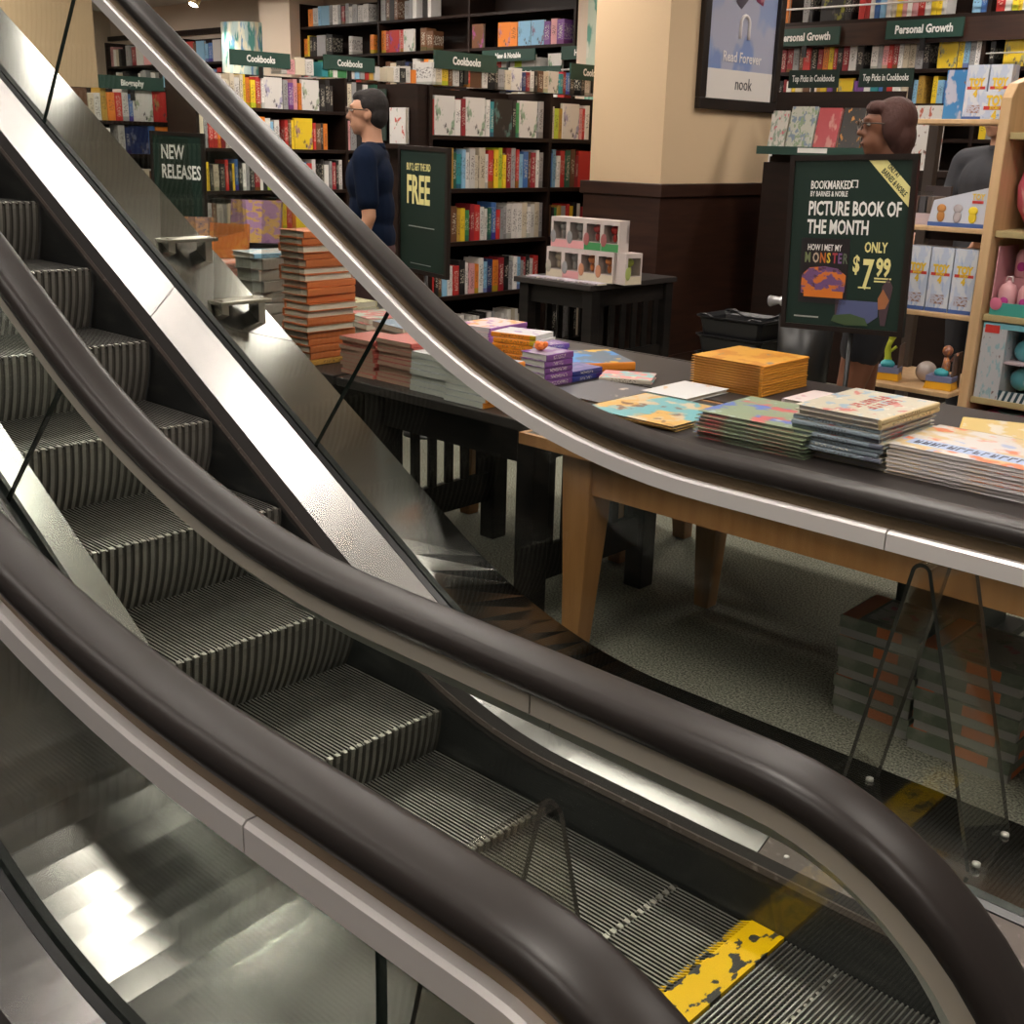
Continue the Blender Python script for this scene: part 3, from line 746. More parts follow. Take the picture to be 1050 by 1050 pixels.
box('mural_panel', (-.30, -.045, 1.6), (.45, -.021, 3.2), art('mural_green', (.55, .62, .50), [((.12, .33, .25), .52), ((.70, .68, .58), .60)], 4), t)
# track light
t = thing('track_spotlight', 'small track spotlight shining on the mural pillar', 'spotlight', (-12.6, 6.9, 3.5))
MB().box(-.5, -.03, -.09, 2.2, .03, -.001).done('track', BLACK, t)
m = MB(); Mx = Matrix.Translation((-.05, 0, -.22)) @ Matrix.Rotation(R(-25), 4, 'X'); m.lathe([(.05, .10), (.07, .06), (.075, -.08), (.068, -.08)], (0, 0, 0), 14, 0, Mx); m.tube([(-.05, 0, -.09), (-.05, 0, -.16)], .012)
m.done('lamp_housing', mat('brass_housing', (.35, .24, .12), .35, .8), t)
m = MB(); m.lathe([(.06, -.0), (.05, -.012), (.0, -.018)], (0, 0, -.075), 14, 0, Mx); m.done('bulb', mat('spot_bulb', (1, .92, .8), .5, emit=60), t)
sl = bpy.data.lights.new('spot_beam', 'SPOT'); sl.energy = 50; sl.spot_size = R(45); sl.color = (1, .93, .82); sl.shadow_soft_size = .05
so = bpy.data.objects.new('spot_beam', sl); COL.objects.link(so); so.parent = t; so.location = (-.1, .02, -.36); so.rotation_euler = (R(40), 0, 0)

# framed poster on the column (faces +x)
t = thing('framed_poster', 'framed Read Forever e-reader poster hanging on the tan column', 'poster', (-3.548, 5.68, 1.90), PI/2)
fw, fh = .52, 1.25
for nm, a, b in (('frame_rail', (-fw, -.045, -.03), (fw, 0, .045)), ('frame_rail', (-fw, -.045, fh), (fw, 0, fh+.07)), ('frame_stile', (-fw, -.045, .045), (-fw+.075, 0, fh)), ('frame_stile', (fw-.075, -.045, .045), (fw, 0, fh))):
    box(nm, a, b, FRAMEB, t, .006)
box('poster_sheet', (-fw+.07, -.012, .04), (fw-.07, -.002, fh), art('poster_blue', (.27, .33, .52), [((.40, .40, .50), .48), ((.20, .27, .50), .60)], 1.6), t)
box('poster_footer', (-fw+.075, -.014, .045), (fw-.075, -.012, .245), mat('poster_white', (.74, .68, .63), .5), t)
text('nook_logo', 'nook', .12, mat('ink_grey', (.10, .09, .09), .5), t, (.06, -.016, .115), (PI/2, 0, 0), .9, 0, 'CENTER')
text('poster_text', 'Read Forever', .10, mat('poster_print', (.80, .74, .72), .5), t, (.02, -.016, .30), (PI/2, 0, 0), .92, .0012, 'CENTER')
m = MB()
pts = [(.02-.055, -.018, .46)]+[(.02-.055*math.cos(a), -.018, .56+.055*math.sin(a)) for a in [PI*i/10 for i in range(11)]]+[(.02+.055, -.018, .46)]
m.tube(pts, .012, 8); m.done('logo_arch', mat('poster_print'), t)
m = MB(); m.prism([(-.02, .74), (.05, .80), (.10, .76), (.16, .72), (.24, .70), (.26, .78), (.34, .98), (.22, 1.15), (.02, 1.2), (-.02, 1.0)], 'y', -.0165, -.0125)
m.done('poster_figure', art('fig_red', (.30, .05, .09), [((.18, .02, .06), .5), ((.42, .18, .2), .6)], 3), t)
m = MB(); m.prism([(-.12, .70), (-.02, .78), (.06, .74), (-.04, .655)], 'y', -.018, -.0166); m.done('poster_device', mat('device_dark', (.07, .06, .08), .4), t)

# ------------------------------------------------------------------ tables
TZ = .75
def slat_table(name, label, x0, x1, y0, y1, z=TZ, group=None, xtl=.03):
    t = thing(name, label, 'table', ((x0+x1)/2, (y0+y1)/2, 0), 0, group); w = (x1-x0)/2; d = (y1-y0)/2
    box('tabletop', (-w-xtl, -d-.03, z-.035), (w+.01, d+.03, z), DARKTOP, t, .004)
    L = .08
    for sx in (-1, 1):
        for sy in (-1, 1):
            cx, cy = sx*(w-L/2), sy*(d-L/2)
            box('leg', (cx-L/2, cy-L/2, 0), (cx+L/2, cy+L/2, z-.035), DARKW, t, .004)
        m = MB(); xa = sx*(w-L/2)
        m.box(xa-.014, -d+L, .17, xa+.014, d-L, .29); m.box(xa-.014, -d+L, z-.15, xa+.014, d-L, z-.036)
        n = 6; g = (2*d-2*L)/n
        for i in range(n):
            yy = -d+L+g*i+g*.30; m.box(xa-.008, yy, .28, xa+.008, yy+g*.42, z-.14)
        m.done('slat_panel', DARKW, t)
    for sy in (-1, 1):
        box('apron', (-w+L, sy*(d-.04)-.012, z-.16), (w-L, sy*(d-.04)+.012, z-.036), DARKW, t)
    return t
slat_table('slatted_table', 'black slatted book table under the white and salmon paperback stacks', -1.86, -1.0, .77, 1.47, xtl=.13)

def oak_table(label, x0, x1, y0, y1, yl, z=TZ, band=BEECH):
    t = thing('oak_table', label, 'table', ((x0+x1)/2, (y0+y1)/2, 0)); w = (x1-x0)/2; d = (y1-y0)/2
    cy = (y0+y1)/2
    box('tabletop', (-w, -d, z-.03), (w, d, z), DARKTOP, t, .003)
    m = MB()
    for a in ((-w-.004, -d-.016, w+.004, -d), (-w-.016, -d-.016, -w, d+.016), (w, -d-.016, w+.016, d+.016), (-w, d, w, d+.016)): m.box(a[0], a[1], z-.034, a[2], a[3], z+.001)
    m.done('edge_band', band, t)
    for sy, yy in ((-1, y0-cy+.035), (1, yl-cy)):
        box('apron', (-w+.235, yy, z-.155), (w-.235, yy+.022, z-.031), BEECH, t)
    for sx in (-1, 1):
        box('end_apron', (sx*(w-.09)-.011, y0-cy+.12, z-.155), (sx*(w-.09)+.011, yl-cy-.02, z-.031), BEECH, t)
    for sx in (-1, 1):
        for yy, s in ((y0-cy+.075, -1), (yl-cy-.005, 1)):
            cx = sx*(w-.19); rings = []
            for zz, hw, off in ((0, .030, .012), (.30, .042, .004), (.52, .052, 0), (z-.032, .056, 0)):
                ox = cx+sx*off; oy = yy+s*off
                rings.append([Vector((ox-hw, oy-hw, zz)), Vector((ox+hw, oy-hw, zz)), Vector((ox+hw, oy+hw, zz)), Vector((ox-hw, oy+hw, zz))])
            MB().loft(rings).done('leg', BEECH, t, .004)
    return t
oak_table('oak display table with dark top and picture book piles behind the handrail', -.92, .98, .64, 1.46, 1.44)
oak_table('oak display table with dark top under the orange and purple activity books', -2.3, -1.08, 1.52, 2.06, 2.02, band=DARKTOP)
def pedestal_table(label, x0, x1, y0, y1, a0, a1, b0, b1):
    t = thing('pedestal_table', label, 'table', ((x0+x1)/2, (y0+y1)/2, 0)); cx = (x0+x1)/2; cy = (y0+y1)/2
    box('tabletop', (x0-cx, y0-cy, TZ-.035), (x1-cx, y1-cy, TZ), DARKTOP, t, .004)
    box('pedestal', (a0-cx, b0-cy, .03), (a1-cx, b1-cy, TZ-.036), DARKW, t); box('foot', (a0-.06-cx, b0-.06-cy, 0), (a1+.06-cx, b1+.06-cy, .03), DARKW, t)
pedestal_table('dark pedestal table under the tall rust orange stack', -2.95, -2.01, .74, 1.49, -2.75, -2.35, .85, 1.20)
pedestal_table('dark pedestal table at the left with display books and zebra covers', -4.9, -3.0, 1.52, 2.25, -4.5, -3.9, 1.8, 2.05)
# second dark topped table right behind it
pedestal_table('dark topped pedestal table under the tall orange picture book pile', -1.055, .25, 1.50, 2.10, -.18, .12, 1.80, 2.05)

# ------------------------------------------------------------------ stacks of books lying flat
def stack(what, where, cx, cy, z0, n, wd, ht, t, sdir, col, group=None, kind='hard', jit=.008, mats=(), name='hardcover_book', rot=None, cols=None, tj=0.0):
    """n books lying flat; sdir: angle (deg) the spine points to, or a list; wd: spine to fore edge, ht: length along the spine"""
    z = z0+.0005
    for i in range(n):
        a = R(sdir[i % len(sdir)] if isinstance(sdir, (list, tuple)) else sdir)+RND.uniform(-1, 1)*(rot if rot is not None else .02)
        tt = t*RND.uniform(1-tj, 1+tj)
        ly = Vector((-math.cos(a), -math.sin(a), 0)); lz = Vector((math.sin(a), -math.cos(a), 0)); lx = Vector((0, 0, 1))
        c = Vector((cx+RND.uniform(-jit, jit), cy+RND.uniform(-jit, jit), z+tt/2))
        o = c-ly*wd/2-lz*ht/2
        M = Matrix(((lx.x*tt, ly.x*wd, lz.x*ht, o.x), (lx.y*tt, ly.y*wd, lz.y*ht, o.y), (lx.z*tt, ly.z*wd, lz.z*ht, o.z), (0, 0, 0, 1)))
        pos = 'top' if i == n-1 else ('bottom' if i == 0 else ORD[n-1-i]+' from top')
        cc = cols[i % len(cols)] if cols else col
        me = bookmesh(kind, *mats)
        lab = '%s, %s of %s' % (what, pos, where) if n > 1 else '%s %s' % (what, where)
        place(name, me, M, cc, lab, group if n > 1 else None); z += tt+.0006
    return z
PW = mat('page_white', (.62, .62, .56), .8); PG = mat('page_grey', (.50, .50, .45), .8); PT = mat('page_tan', (.50, .33, .24), .85); PL = mat('page_glossy', (.58, .54, .54), .6)
C_OR = (.56, .155, .045)
z = stack('mustard orange hardcover', 'at the very bottom of the tall rust orange stack', -2.30, .905, .75, 1, .17, .25, .022, 0, (.52, .27, .06), name='hardcover_book')
stack('rust orange hardcover', 'the tall stack next to the slide stop', -2.30, .905, z, 18, .165, .235, .0262, [0, 0, 0, 0, 180, 0, 180, 180, 0, 0, 0, 180, 180, 0, 0, 180, 0, 0], C_OR, 'rust orange hardcovers in the tall stack', tj=.12, mats=(PCOVER, PCOVER))
stack('grey hardcover', 'the grey stack left of the tall orange one', -2.74, .98, .75, 8, .17, .24, .046, [-10, 8, -5, 12], (.42, .40, .36), 'grey hardcovers beside the tall orange stack', rot=.12, mats=(PCOVER, PCOVER, PG))
stack('pale blue and white picture book', 'on top of the grey stack beside the orange one', -2.74, .98, .75+.372, 1, .20, .24, .02, -6, CN['c'][1], None, name='picture_book', mats=(art('cover_paleblue', (.62, .60, .60), [((.2, .40, .55), .5), ((.7, .4, .3), .6)], 3),))
stack('salmon red paperback', 'the left salmon stack beside the tall orange stack', -1.945, .895, .75, 9, .20, .17, .0155, 0, (.56, .13, .10), 'salmon paperbacks in the left stack', 'soft', mats=(PCOVER, PCOVER, PT), name='paperback_book', tj=.1)
stack('salmon red paperback', 'the right salmon stack beside the white pages', -1.735, .895, .75, 10, .20, .165, .0155, 0, (.50, .10, .085), 'salmon paperbacks in the right stack', 'soft', mats=(PCOVER, PCOVER, PT), name='paperback_book', tj=.1)
C_FL = (.80, .27, .03)
stack('white paged activity book', 'the left white stack on the slatted table', -1.525, .87, .75, 7, .20, .165, .0195, 0, C_FL, 'white paged activity books in the left stack', 'soft', mats=(art('cover_silver', (.45, .47, .50), [((.60, .62, .66), .5)], 2), PCOVER, PW), name='paperback_book', jit=.006)
stack('white paged activity book', 'the orange spined stack at the table corner', -1.325, .865, .75, 7, .20, .19, .0195, 0, C_FL, 'white paged activity books in the corner stack', 'soft', mats=(art('cover_silver'  , (.45, .47, .50), []), PCOVER, PW), name='paperback_book', jit=.006)
stack('slate blue book', 'lying behind the left salmon stack', -2.03, 1.15, .75, 7, .20, .24, .022, 80, (.20, .28, .40), 'slate blue books behind the salmon stacks', name='paperback_book', kind='soft', mats=(art('cover_slate', (.20, .26, .36), [((.45, .50, .58), .54)], 3),))
stack('red and green book', 'the low pile behind the slate blue books', -2.42, 1.31, .75, 6, .22, .26, .022, 75, (.55, .10, .09), 'red and green books behind the slate blue ones', name='paperback_book', kind='soft', mats=(art('cover_redgreen', (.52, .12, .12), [((.35, .45, .38), .5), ((.7, .65, .55), .6)], 3),))
stack('zebra patterned cream book', 'the zebra pile behind the salmon stacks', -3.20, 1.72, .75, 3, .24, .30, .028, 85, (.66, .58, .40), 'zebra patterned books', name='paperback_book', kind='soft', mats=(art('cover_zebra', (.66, .58, .38), [((.20, .17, .10), .56)], 14), art('cover_zebra'  , (0, 0, 0), [])))
stack('bright yellow paperback', 'the yellow pile behind the zebra books', -3.56, 1.84, .75, 4, .22, .26, .022, 85, CN['y'][1], 'yellow paperbacks behind the zebra books', name='paperback_book', kind='soft', mats=(PCOVER, PCOVER))
stack('thick blue book', 'the blue pile under the display books', -4.42, 1.88, .75, 5, .26, .36, .044, -20, (.10, .17, .42), 'thick blue books at the left', name='hardcover_book', mats=(art('cover_blue', (.10, .18, .45), [((.45, .52, .70), .55)], 3),))
stack('pink and white book', 'the pile before the thick blue books', -4.05, 1.66, .75, 6, .22, .26, .034, -15, (.62, .30, .24), 'pink and white books at the left', name='hardcover_book', mats=(art('cover_pinkwhite', (.66, .50, .45), [((.6, .18, .12), .52), ((.7, .68, .66), .6)], 3),))
# purple and orange activity books on the rear slatted table
stack('purple edged magazine', 'the pile of magazines under the FREE sign', -2.10, 1.68, .75, 5, .20, .26, .020, 5, (.36, .13, .42), 'purple magazines under the FREE sign', 'soft', mats=(art('cover_magazine', (.70, .55, .55), [((.78, .30, .05), .52), ((.30, .10, .38), .58)], 3), PCOVER, PL), name='magazine')
stack('orange puzzle book with dark title', 'the orange puzzle book pile', -1.83, 1.60, .75, 5, .16, .21, .0205, -75, (.78, .26, .02), 'orange puzzle books', 'soft', mats=(art('cover_puzzle', (.60, .58, .60), [((.30, .12, .40), .55)], 3), BSPINE, PW), name='paperback_book')
stack('small purple boxed book', 'right of the orange puzzle books', -1.69, 1.60, .75, 4, .10, .13, .019, -10, (.20, .09, .34), 'small purple boxes beside the puzzle books', 'soft', name='paperback_book')
z = stack('purple spined kit box', 'the purple kit pile with the orange toy', -1.40, 1.265, .75, 5, .13, .15, .0235, 0, (.17, .055, .23), 'purple kit boxes', 'hard', mats=(art('cover_kit', (.36, .30, .40), [((.20, .06, .28), .5)], 3), BSPINE, PG), name='kit_box', jit=.003)
t = thing('toy_figure', 'small orange plush toy on top of the purple kit boxes', 'toy', (-1.42, 1.25, z+.0005))
m = MB(); m.ball((0, 0, .016), .024, .020, .016); m.ball((.022, .004, .024), .011); m.ball((-.02, .006, .022), .010); m.ball((.004, -.018, .026), .008)
m.done('plush_body', mat('plush_orange', (.80, .20, .04), .8), t)
stack('navy spined kit box', 'the navy kit right of the purple kits', -1.40, 1.43, .75, 2, .13, .17, .0195, 0, (.025, .035, .20), 'navy kit boxes', 'hard', mats=(art('cover_navy', (.10, .10, .28), [((.20, .15, .35), .5)], 3), BSPINE, PG), name='kit_box', jit=.003)
stack('large blue and orange activity book', 'behind the navy kit', -1.53, 1.66, .75, 1, .30, .30, .034, -30, (.75, .24, .02), name='board_book', mats=(art('cover_rocket', (.09, .14, .20), [((.02, .24, .60), .50), ((.75, .45, .02), .60)], 2.0), PCOVER, PG))
stack('pink and aqua picture book', 'between the blue activity book and the white one', -1.235, 1.56, .75, 1, .15, .20, .018, -60, (.62, .55, .45), name='picture_book', mats=(art('cover_aqua', (.66, .25, .24), [((.20, .50, .52), .50), ((.70, .60, .45), .60)], 3),))
# picture books on the oak table

stack('charcoal picture book', 'with pale figures, left of the lion book', -1.135, 1.265, .752, 1, .26, .32, .012, 180, (.10, .105, .125), name='picture_book', mats=(art('cover_charcoal', (.105, .11, .13), [((.55, .48, .42), .63)], 3.2),))
z = stack('lion picture book', 'the pair with a golden lion on blue', -.795, 1.165, .752, 2, .36, .37, .009, 90, (.04, .22, .25), 'lion picture books', name='picture_book', mats=(art('cover_lion', (.16, .42, .46), [((.66, .40, .12), .47), ((.62, .50, .34), .55), ((.18, .08, .05), .63)], 2.4), PCOVER))
stack('white picture book', 'with faint drawings, behind the lion book', -.945, 1.50, .752, 1, .20, .27, .014, 180, CN['w'][1], name='picture_book', mats=(art('cover_whitedraw', (.66, .66, .66), [((.62, .42, .18), .64), ((.35, .42, .30), .68)], 4),))
stack('meadow picture book', 'the flowery pile left of the farm books', -.355, 1.155, .75, 7, .32, .38, .0115, 90, (.12, .105, .04), 'meadow picture books', name='picture_book', mats=(art('cover_meadow', (.26, .32, .20), [((.55, .12, .12), .55), ((.10, .17, .50), .58), ((.45, .55, .55), .62)], 3.2), PCOVER, PG), jit=.008, rot=.03)
stack('pale pink book', 'lying behind the meadow and farm piles', -.50, 1.74, .75, 1, .22, .22, .02, 180, (.72, .60, .60), name='picture_book', mats=(art('cover_palepink', (.74, .64, .62), [((.60, .35, .40), .64)], 4),))
C_FARM = (.22, .27, .31)
AF = art('cover_farm', (.52, .47, .36), [((.50, .10, .08), .60), ((.25, .38, .48), .57), ((.66, .60, .50), .62)], 4.2)
z = stack('cream edged farm book', 'the lowest pair in the farm pile', -.085, 1.20, .75, 2, .37, .28, .0145, 0, (.60, .47, .24), 'farm picture books', name='picture_book', mats=(AF, PCOVER, PL), jit=.006)
z = stack('blue spined farm book', 'the blue middle of the farm pile', -.085, 1.20, z, 7, .36, .27, .0128, 270, C_FARM, 'blue spined farm books', name='picture_book', mats=(AF, BSPINE, PL), jit=.007, rot=.012)
z = stack('cream edged farm book', 'the upper pair in the farm pile', -.085, 1.20, z, 2, .27, .36, .0145, 0, (.62, .48, .25), 'cream edged upper farm books', name='picture_book', mats=(AF, BSPINE, PL), jit=.004)
def cover_marks(name, m, rows, seed):
    # printed block letters on the front board of the book placed last, in the book's own unit space (y: spine to fore edge, z: along the spine)
    b = MB(); r = random.Random(seed)
    for y0, y1, z0, z1, n in rows:
        for i in range(n):
            za = z0+(z1-z0)*i/n; zb = za+(z1-z0)/n*r.uniform(.55, .8); k = r.random()
            b.box(.503, y0, za, .53, y1, za+(zb-za)*.35); b.box(.503, y0 if k < .5 else y1-(y1-y0)*.28, za, .53, (y0+(y1-y0)*.28) if k < .5 else y1, zb)
            if k > .3: b.box(.503, y0+(y1-y0)*.4, za, .53, y0+(y1-y0)*.62, zb)
            if k > .6: b.box(.503, y0, zb-(zb-za)*.3, .53, y1, zb)
    return b.done(name, m, LAST[0])
cover_marks('cover_lettering', mat('ink_red', (.48, .06, .05), .5), [(.30, .42, .20, .70, 6), (.46, .60, .16, .74, 7)], 3)
AT = art('cover_tiger', (.60, .44, .20), [((.62, .58, .55), .47), ((.68, .17, .05), .56), ((.35, .42, .60), .63)], 2.6)
z = stack('tiger picture book', 'the white edged pile at the right', .265, 1.22, .75, 8, .34, .41, .0105, 90, (.34, .27, .16), 'tiger picture books', kind='soft', name='picture_book', mats=(AT, PCOVER, PL), jit=.006, rot=.012)
MB().box(.501, .66, .06, .52, .86, .94).done('title_band', mat('band_paleblue', (.36, .46, .68), .45), LAST[0])
cover_marks('cover_lettering', mat('ink_dark', (.05, .05, .10), .5), [(.70, .82, .10, .90, 14)], 5)
stack('yellow bordered picture book', 'lying behind the tiger books', .16, 1.62, .75, 3, .26, .34, .014, 200, (.62, .45, .12), 'yellow bordered books behind the tiger pile', name='picture_book', mats=(art('cover_yellowb', (.62, .46, .16), [((.66, .60, .50), .5)], 3),))
stack('orange landscape picture book', 'the tall orange pile on the pedestal table', -.87, 1.82, .75, 12, .31, .32, .0090, 0, (.62, .255, .03), 'orange landscape picture books', name='picture_book', mats=(art('cover_orange', (.66, .33, .05), [((.55, .22, .03), .5), ((.25, .20, .20), .66)], 3.2), PCOVER, mat('page_orange', (.52, .30, .12), .7)), jit=.002, rot=.006)
# boxed sets on the carpet
def box_sets(x0, x1, y0, y1, n, where, grp):
    h = .318/n; w = x1-x0; z = .0005
    for i in range(n):
        t = thing('boxed_set', 'boxed book set with orange and green label, %s of the %s' % ('top' if i == n-1 else ('bottom' if i == 0 else ORD[n-1-i]+' from top'), where), 'box', ((x0+x1)/2+RND.uniform(-.006, .006), (y0+y1)/2+RND.uniform(-.006, .006), z), RND.uniform(-.015, .015), grp)
        d = y1-y0; q = h-.001
        m = MB(); m.box(-w/2, -d/2, 0, w/2, d/2, q*.42, 0); m.done('book_pages', [mat('set_pages', (.34, .32, .31), .75)], t)
        m = MB(); m.box(-w/2-.004, -d/2-.004, q*.42, w/2+.002, d/2+.002, q, 0); m.done('box_lid', mat('set_green', (.13, .15, .11), .5, var=((14, 14, 14), (.27, .26, .22), .45, .7)), t)
        m = MB(); m.box(-w*.02, -d/2-.0055, q*.46, w*.30, -d/2-.0041, q*.94, 0); m.box(-w/2+.0, -d/2, q+.0, -w/2+.05, d/2, q+.0008, 0)
        m.box(w/2+.0021, -d/2+.02, q*.10, w/2+.003, d/2-.02, q*.40, 0); m.done('orange_label', mat('set_orange', (.66, .17, .05), .5), t)
        m = MB(); m.box(-w/2+.06, -d/2+.03, q, w/2-.02, d/2-.02, q+.0006); m.done('lid_print', art('set_print', (.36, .35, .30), [((.45, .14, .18), .60), ((.20, .26, .18), .56)], 3.), t)
        z += h
box_sets(.005, .238, 1.02, 1.24, 5, 'left floor stack', 'boxed sets in the left floor stack')
box_sets(.262, .545, .985, 1.25, 5, 'right floor stack', 'boxed sets in the right floor stack')

# display books standing on the left table
def easel_book(lab, x, y, z, rz, w, h, m, tilt=12):
    t = thing('picture_book', lab, 'book', (x, y, z), rz, 'display books standing on the left table')
    Mt = Matrix.Rotation(R(-tilt), 4, 'X')
    MB().box(-w/2, -.015, 0, w/2, .012, h, 0, Mt).done('cover', m, t)
    m2 = MB(); m2.box(-.004, .012, .0, .004, .09, .012); m2.box(-.004, .075, 0, .004, .088, h*.7); m2.done('stand', BLACK, t)
easel_book('purple picture book with gold figures standing on the left table', -4.30, 1.98, 1.02, R(35), .30, .24, art('cover_purplegold', (.36, .20, .36), [((.55, .33, .10), .52), ((.25, .12, .28), .6)], 5))
easel_book('brown patterned picture book standing below the purple one', -4.52, 1.72, .97, R(35), .22, .19, art('cover_brownpat', (.28, .16, .13), [((.45, .24, .12), .5), ((.12, .10, .14), .6)], 6))
easel_book('orange picture book standing right of the brown one', -4.18, 1.72, .955, R(35), .22, .19, art('cover_orangefull', (.64, .20, .05), [((.70, .28, .06), .55)], 3))
t = thing('book_riser', 'dark riser block under the standing display books', 'stand', (-4.40, 2.06, .75), R(20))
box('riser_top', (-.36, -.12, .24), (.36, .14, .27), DARKW, t); box('riser_side', (-.36, -.12, 0), (-.33, .14, .24), DARKW, t); box('riser_side', (.33, -.12, 0), (.36, .14, .24), DARKW, t)

# ------------------------------------------------------------------ poster stands
def poster_stand(name, lab, x, y, z0, rz, w, h, lean=0., pole_dx=0.):
    t = thing(name, lab, 'sign', (x, y, 0), rz)
    Mt = Matrix.Translation((0, 0, z0)) @ Matrix.Rotation(R(lean), 4, 'Y')
    fr = .022
    for nm, a, b in (('frame_rail', (-w/2, -.012, 0), (w/2, .012, fr)), ('frame_rail', (-w/2, -.012, h-fr), (w/2, .012, h)), ('frame_stile', (-w/2, -.012, fr), (-w/2+fr, .012, h-fr)), ('frame_stile', (w/2-fr, -.012, fr), (w/2, .012, h-fr))):
        MB().box(*a, *b, 0, Mt).done(nm, FRAMEB, t)
    MB().box(-w/2+fr, -.006, fr, w/2-fr, .006, h-fr, 0, Mt).done('poster_sheet', GREEN, t)
    MB().tube([(pole_dx, .02, .02), (pole_dx, .02, z0+.06)], .011).done('pole', BLACK, t)
    m = MB(); m.lathe([(.13, 0), (.13, .012), (.03, .022)], (pole_dx, .02, 0), 24); m.done('base', BLACK, t)
    return t, Mt
def ptext(t, Mt, name, s, size, m, x, z, sx=.55, bold=.0, align='LEFT', rz=0., y=-.0065):
    o = text(name, s, size, m, t, (0, 0, 0), sx=1, bold=bold, align=align, ext=.0004)
    o.matrix_local = Mt @ Matrix.Translation((x, y, z)) @ Matrix.Rotation(rz, 4, 'Y') @ Matrix.Rotation(PI/2, 4, 'X') @ Matrix.Diagonal((sx, 1, 1, 1))
    return o
def pflat(t, Mt, name, poly, m, y0=-.0072, y1=-.0058):
    return MB().prism(poly, 'y', y0, y1, 0, Mt).done(name, m, t)
# picture book of the month
pw, ph = .555, .72
t, Mt = poster_stand('poster_stand', 'dark green Picture Book of the Month poster on a black floor stand', -.922, 2.60, .872, R(2), pw, ph, -2.2, .04)
x0 = -pw/2
ptext(t, Mt, 'brand_text', 'BOOKMARKED', .047, WHITE, x0+.10, .585, .57, .0008)
ptext(t, Mt, 'brand_text', 'BY BARNES & NOBLE', .030, WHITE, x0+.10, .555, .60, .0004)
m = MB()
for a in (((x0+.282, .59), (x0+.286, .62)), ((x0+.306, .59), (x0+.310, .62)), ((x0+.282, .616), (x0+.310, .62)), ((x0+.282, .59), (x0+.292, .594)), ((x0+.300, .59), (x0+.310, .594))): m.box(a[0][0], -.0072, a[0][1], a[1][0], -.006, a[1][1], 0, Mt)
m.done('bookmark_icon', WHITE, t)
ptext(t, Mt, 'headline', 'PICTURE BOOK OF', .079, WHITE, x0+.096, .480, .60, .0021)
ptext(t, Mt, 'headline', 'THE MONTH', .079, WHITE, x0+.096, .405, .60, .0021)
ptext(t, Mt, 'price_text', 'ONLY', .058, LIME, x0+.360, .335, .62, .0014)
ptext(t, Mt, 'price_text', '$', .092, LIME, x0+.314, .255, .62, .0028)
ptext(t, Mt, 'price_text', '7', .165, LIME, x0+.358, .190, .56, .0045)
ptext(t, Mt, 'price_text', '99', .098, LIME, x0+.416, .243, .64, .0035)
for i, (a, b, zz) in enumerate(((.412, .485, .228), (.412, .480, .216), (.345, .400, .188))): pflat(t, Mt, 'small_print', [(x0+a, zz), (x0+b, zz), (x0+b, zz+.006), (x0+a, zz+.006)], LIME)
pflat(t, Mt, 'corner_ribbon', [(pw/2-.205, ph-.023), (pw/2-.128, ph-.023), (pw/2-.023, ph-.128), (pw/2-.023, ph-.205)], LIME)
ptext(t, Mt, 'ribbon_text', 'ONLY AT', .027, GREEN, pw/2-.126, ph-.050, .56, .0006, 'LEFT', R(43), -.0076)
ptext(t, Mt, 'ribbon_text', 'BARNES & NOBLE', .030, GREEN, pw/2-.150, ph-.068, .60, .0006, 'LEFT', R(43), -.0076)
pflat(t, Mt, 'cover_picture', [(x0+.075, .115), (x0+.295, .115), (x0+.295, .385), (x0+.075, .385)], mat('cover_black', (.012, .009, .010), .45))
ptext(t, Mt, 'cover_title', 'HOW I MET MY', .036, WHITE, x0+.105, .335, .62, .0006, y=-.0074)
for ch, xx, cc in (('M', .098, (.18, .22, .10)), ('O', .135, (.5, .4, .3)), ('N', .168, (.55, .15, .03)), ('S', .200, (.7, .5, .05)), ('T', .225, (.4, .05, .06)), ('E', .250, (.2, .1, .25)), ('R', .272, (.12, .15, .1))):
    ptext(t, Mt, 'cover_title', ch, .058, mat('ink_'+ch, cc, .5), x0+xx-.004, .285, .62, .0016, y=-.0074)
pflat(t, Mt, 'cover_art', [(x0+.085, .155), (x0+.150, .148), (x0+.285, .165), (x0+.288, .235), (x0+.250, .262), (x0+.190, .270), (x0+.120, .262), (x0+.086, .23)], art('monster_art', (.16, .08, .20), [((.62, .17, .03), .50), ((.10, .04, .07), .60)], 3.5), -.0076)
pflat(t, Mt, 'cover_art', [(x0+.10, .140), (x0+.28, .140), (x0+.28, .168), (x0+.10, .168)], mat('ink_orange', (.66, .18, .02), .5), -.0078)
pflat(t, Mt, 'bed_art', [(x0+.255, .060), (x0+.400, .045), (x0+.440, .075), (x0+.440, .135), (x0+.265, .135)], mat('bed_blue', (.085, .10, .21), .5))
pflat(t, Mt, 'bed_art', [(x0+.250, .060), (x0+.265, .060), (x0+.282, .165), (x0+.248, .165)], mat('bed_brown', (.07, .04, .05), .5))
pflat(t, Mt, 'bed_art', [(x0+.455, .04), (x0+.475, .04), (x0+.495, .20), (x0+.475, .235), (x0+.450, .20), (x0+.445, .09)], mat('bed_brown', (0, 0, 0)))
pflat(t, Mt, 'bed_art', [(x0+.440, .105), (x0+.470, .11), (x0+.485, .145), (x0+.455, .19), (x0+.435, .15)], mat('bed_orange', (.35, .13, .05), .5), -.0076)
pflat(t, Mt, 'bed_art', [(x0+.235, .045), (x0+.300, .030), (x0+.400, .035), (x0+.385, .065), (x0+.320, .08), (x0+.245, .07)], mat('bed_green', (.05, .085, .035), .5), -.0076)
pflat(t, Mt, 'small_print', [(x0+.06, .052), (x0+.175, .052), (x0+.175, .058), (x0+.06, .058)], mat('fine_print', (.35, .36, .33), .5))
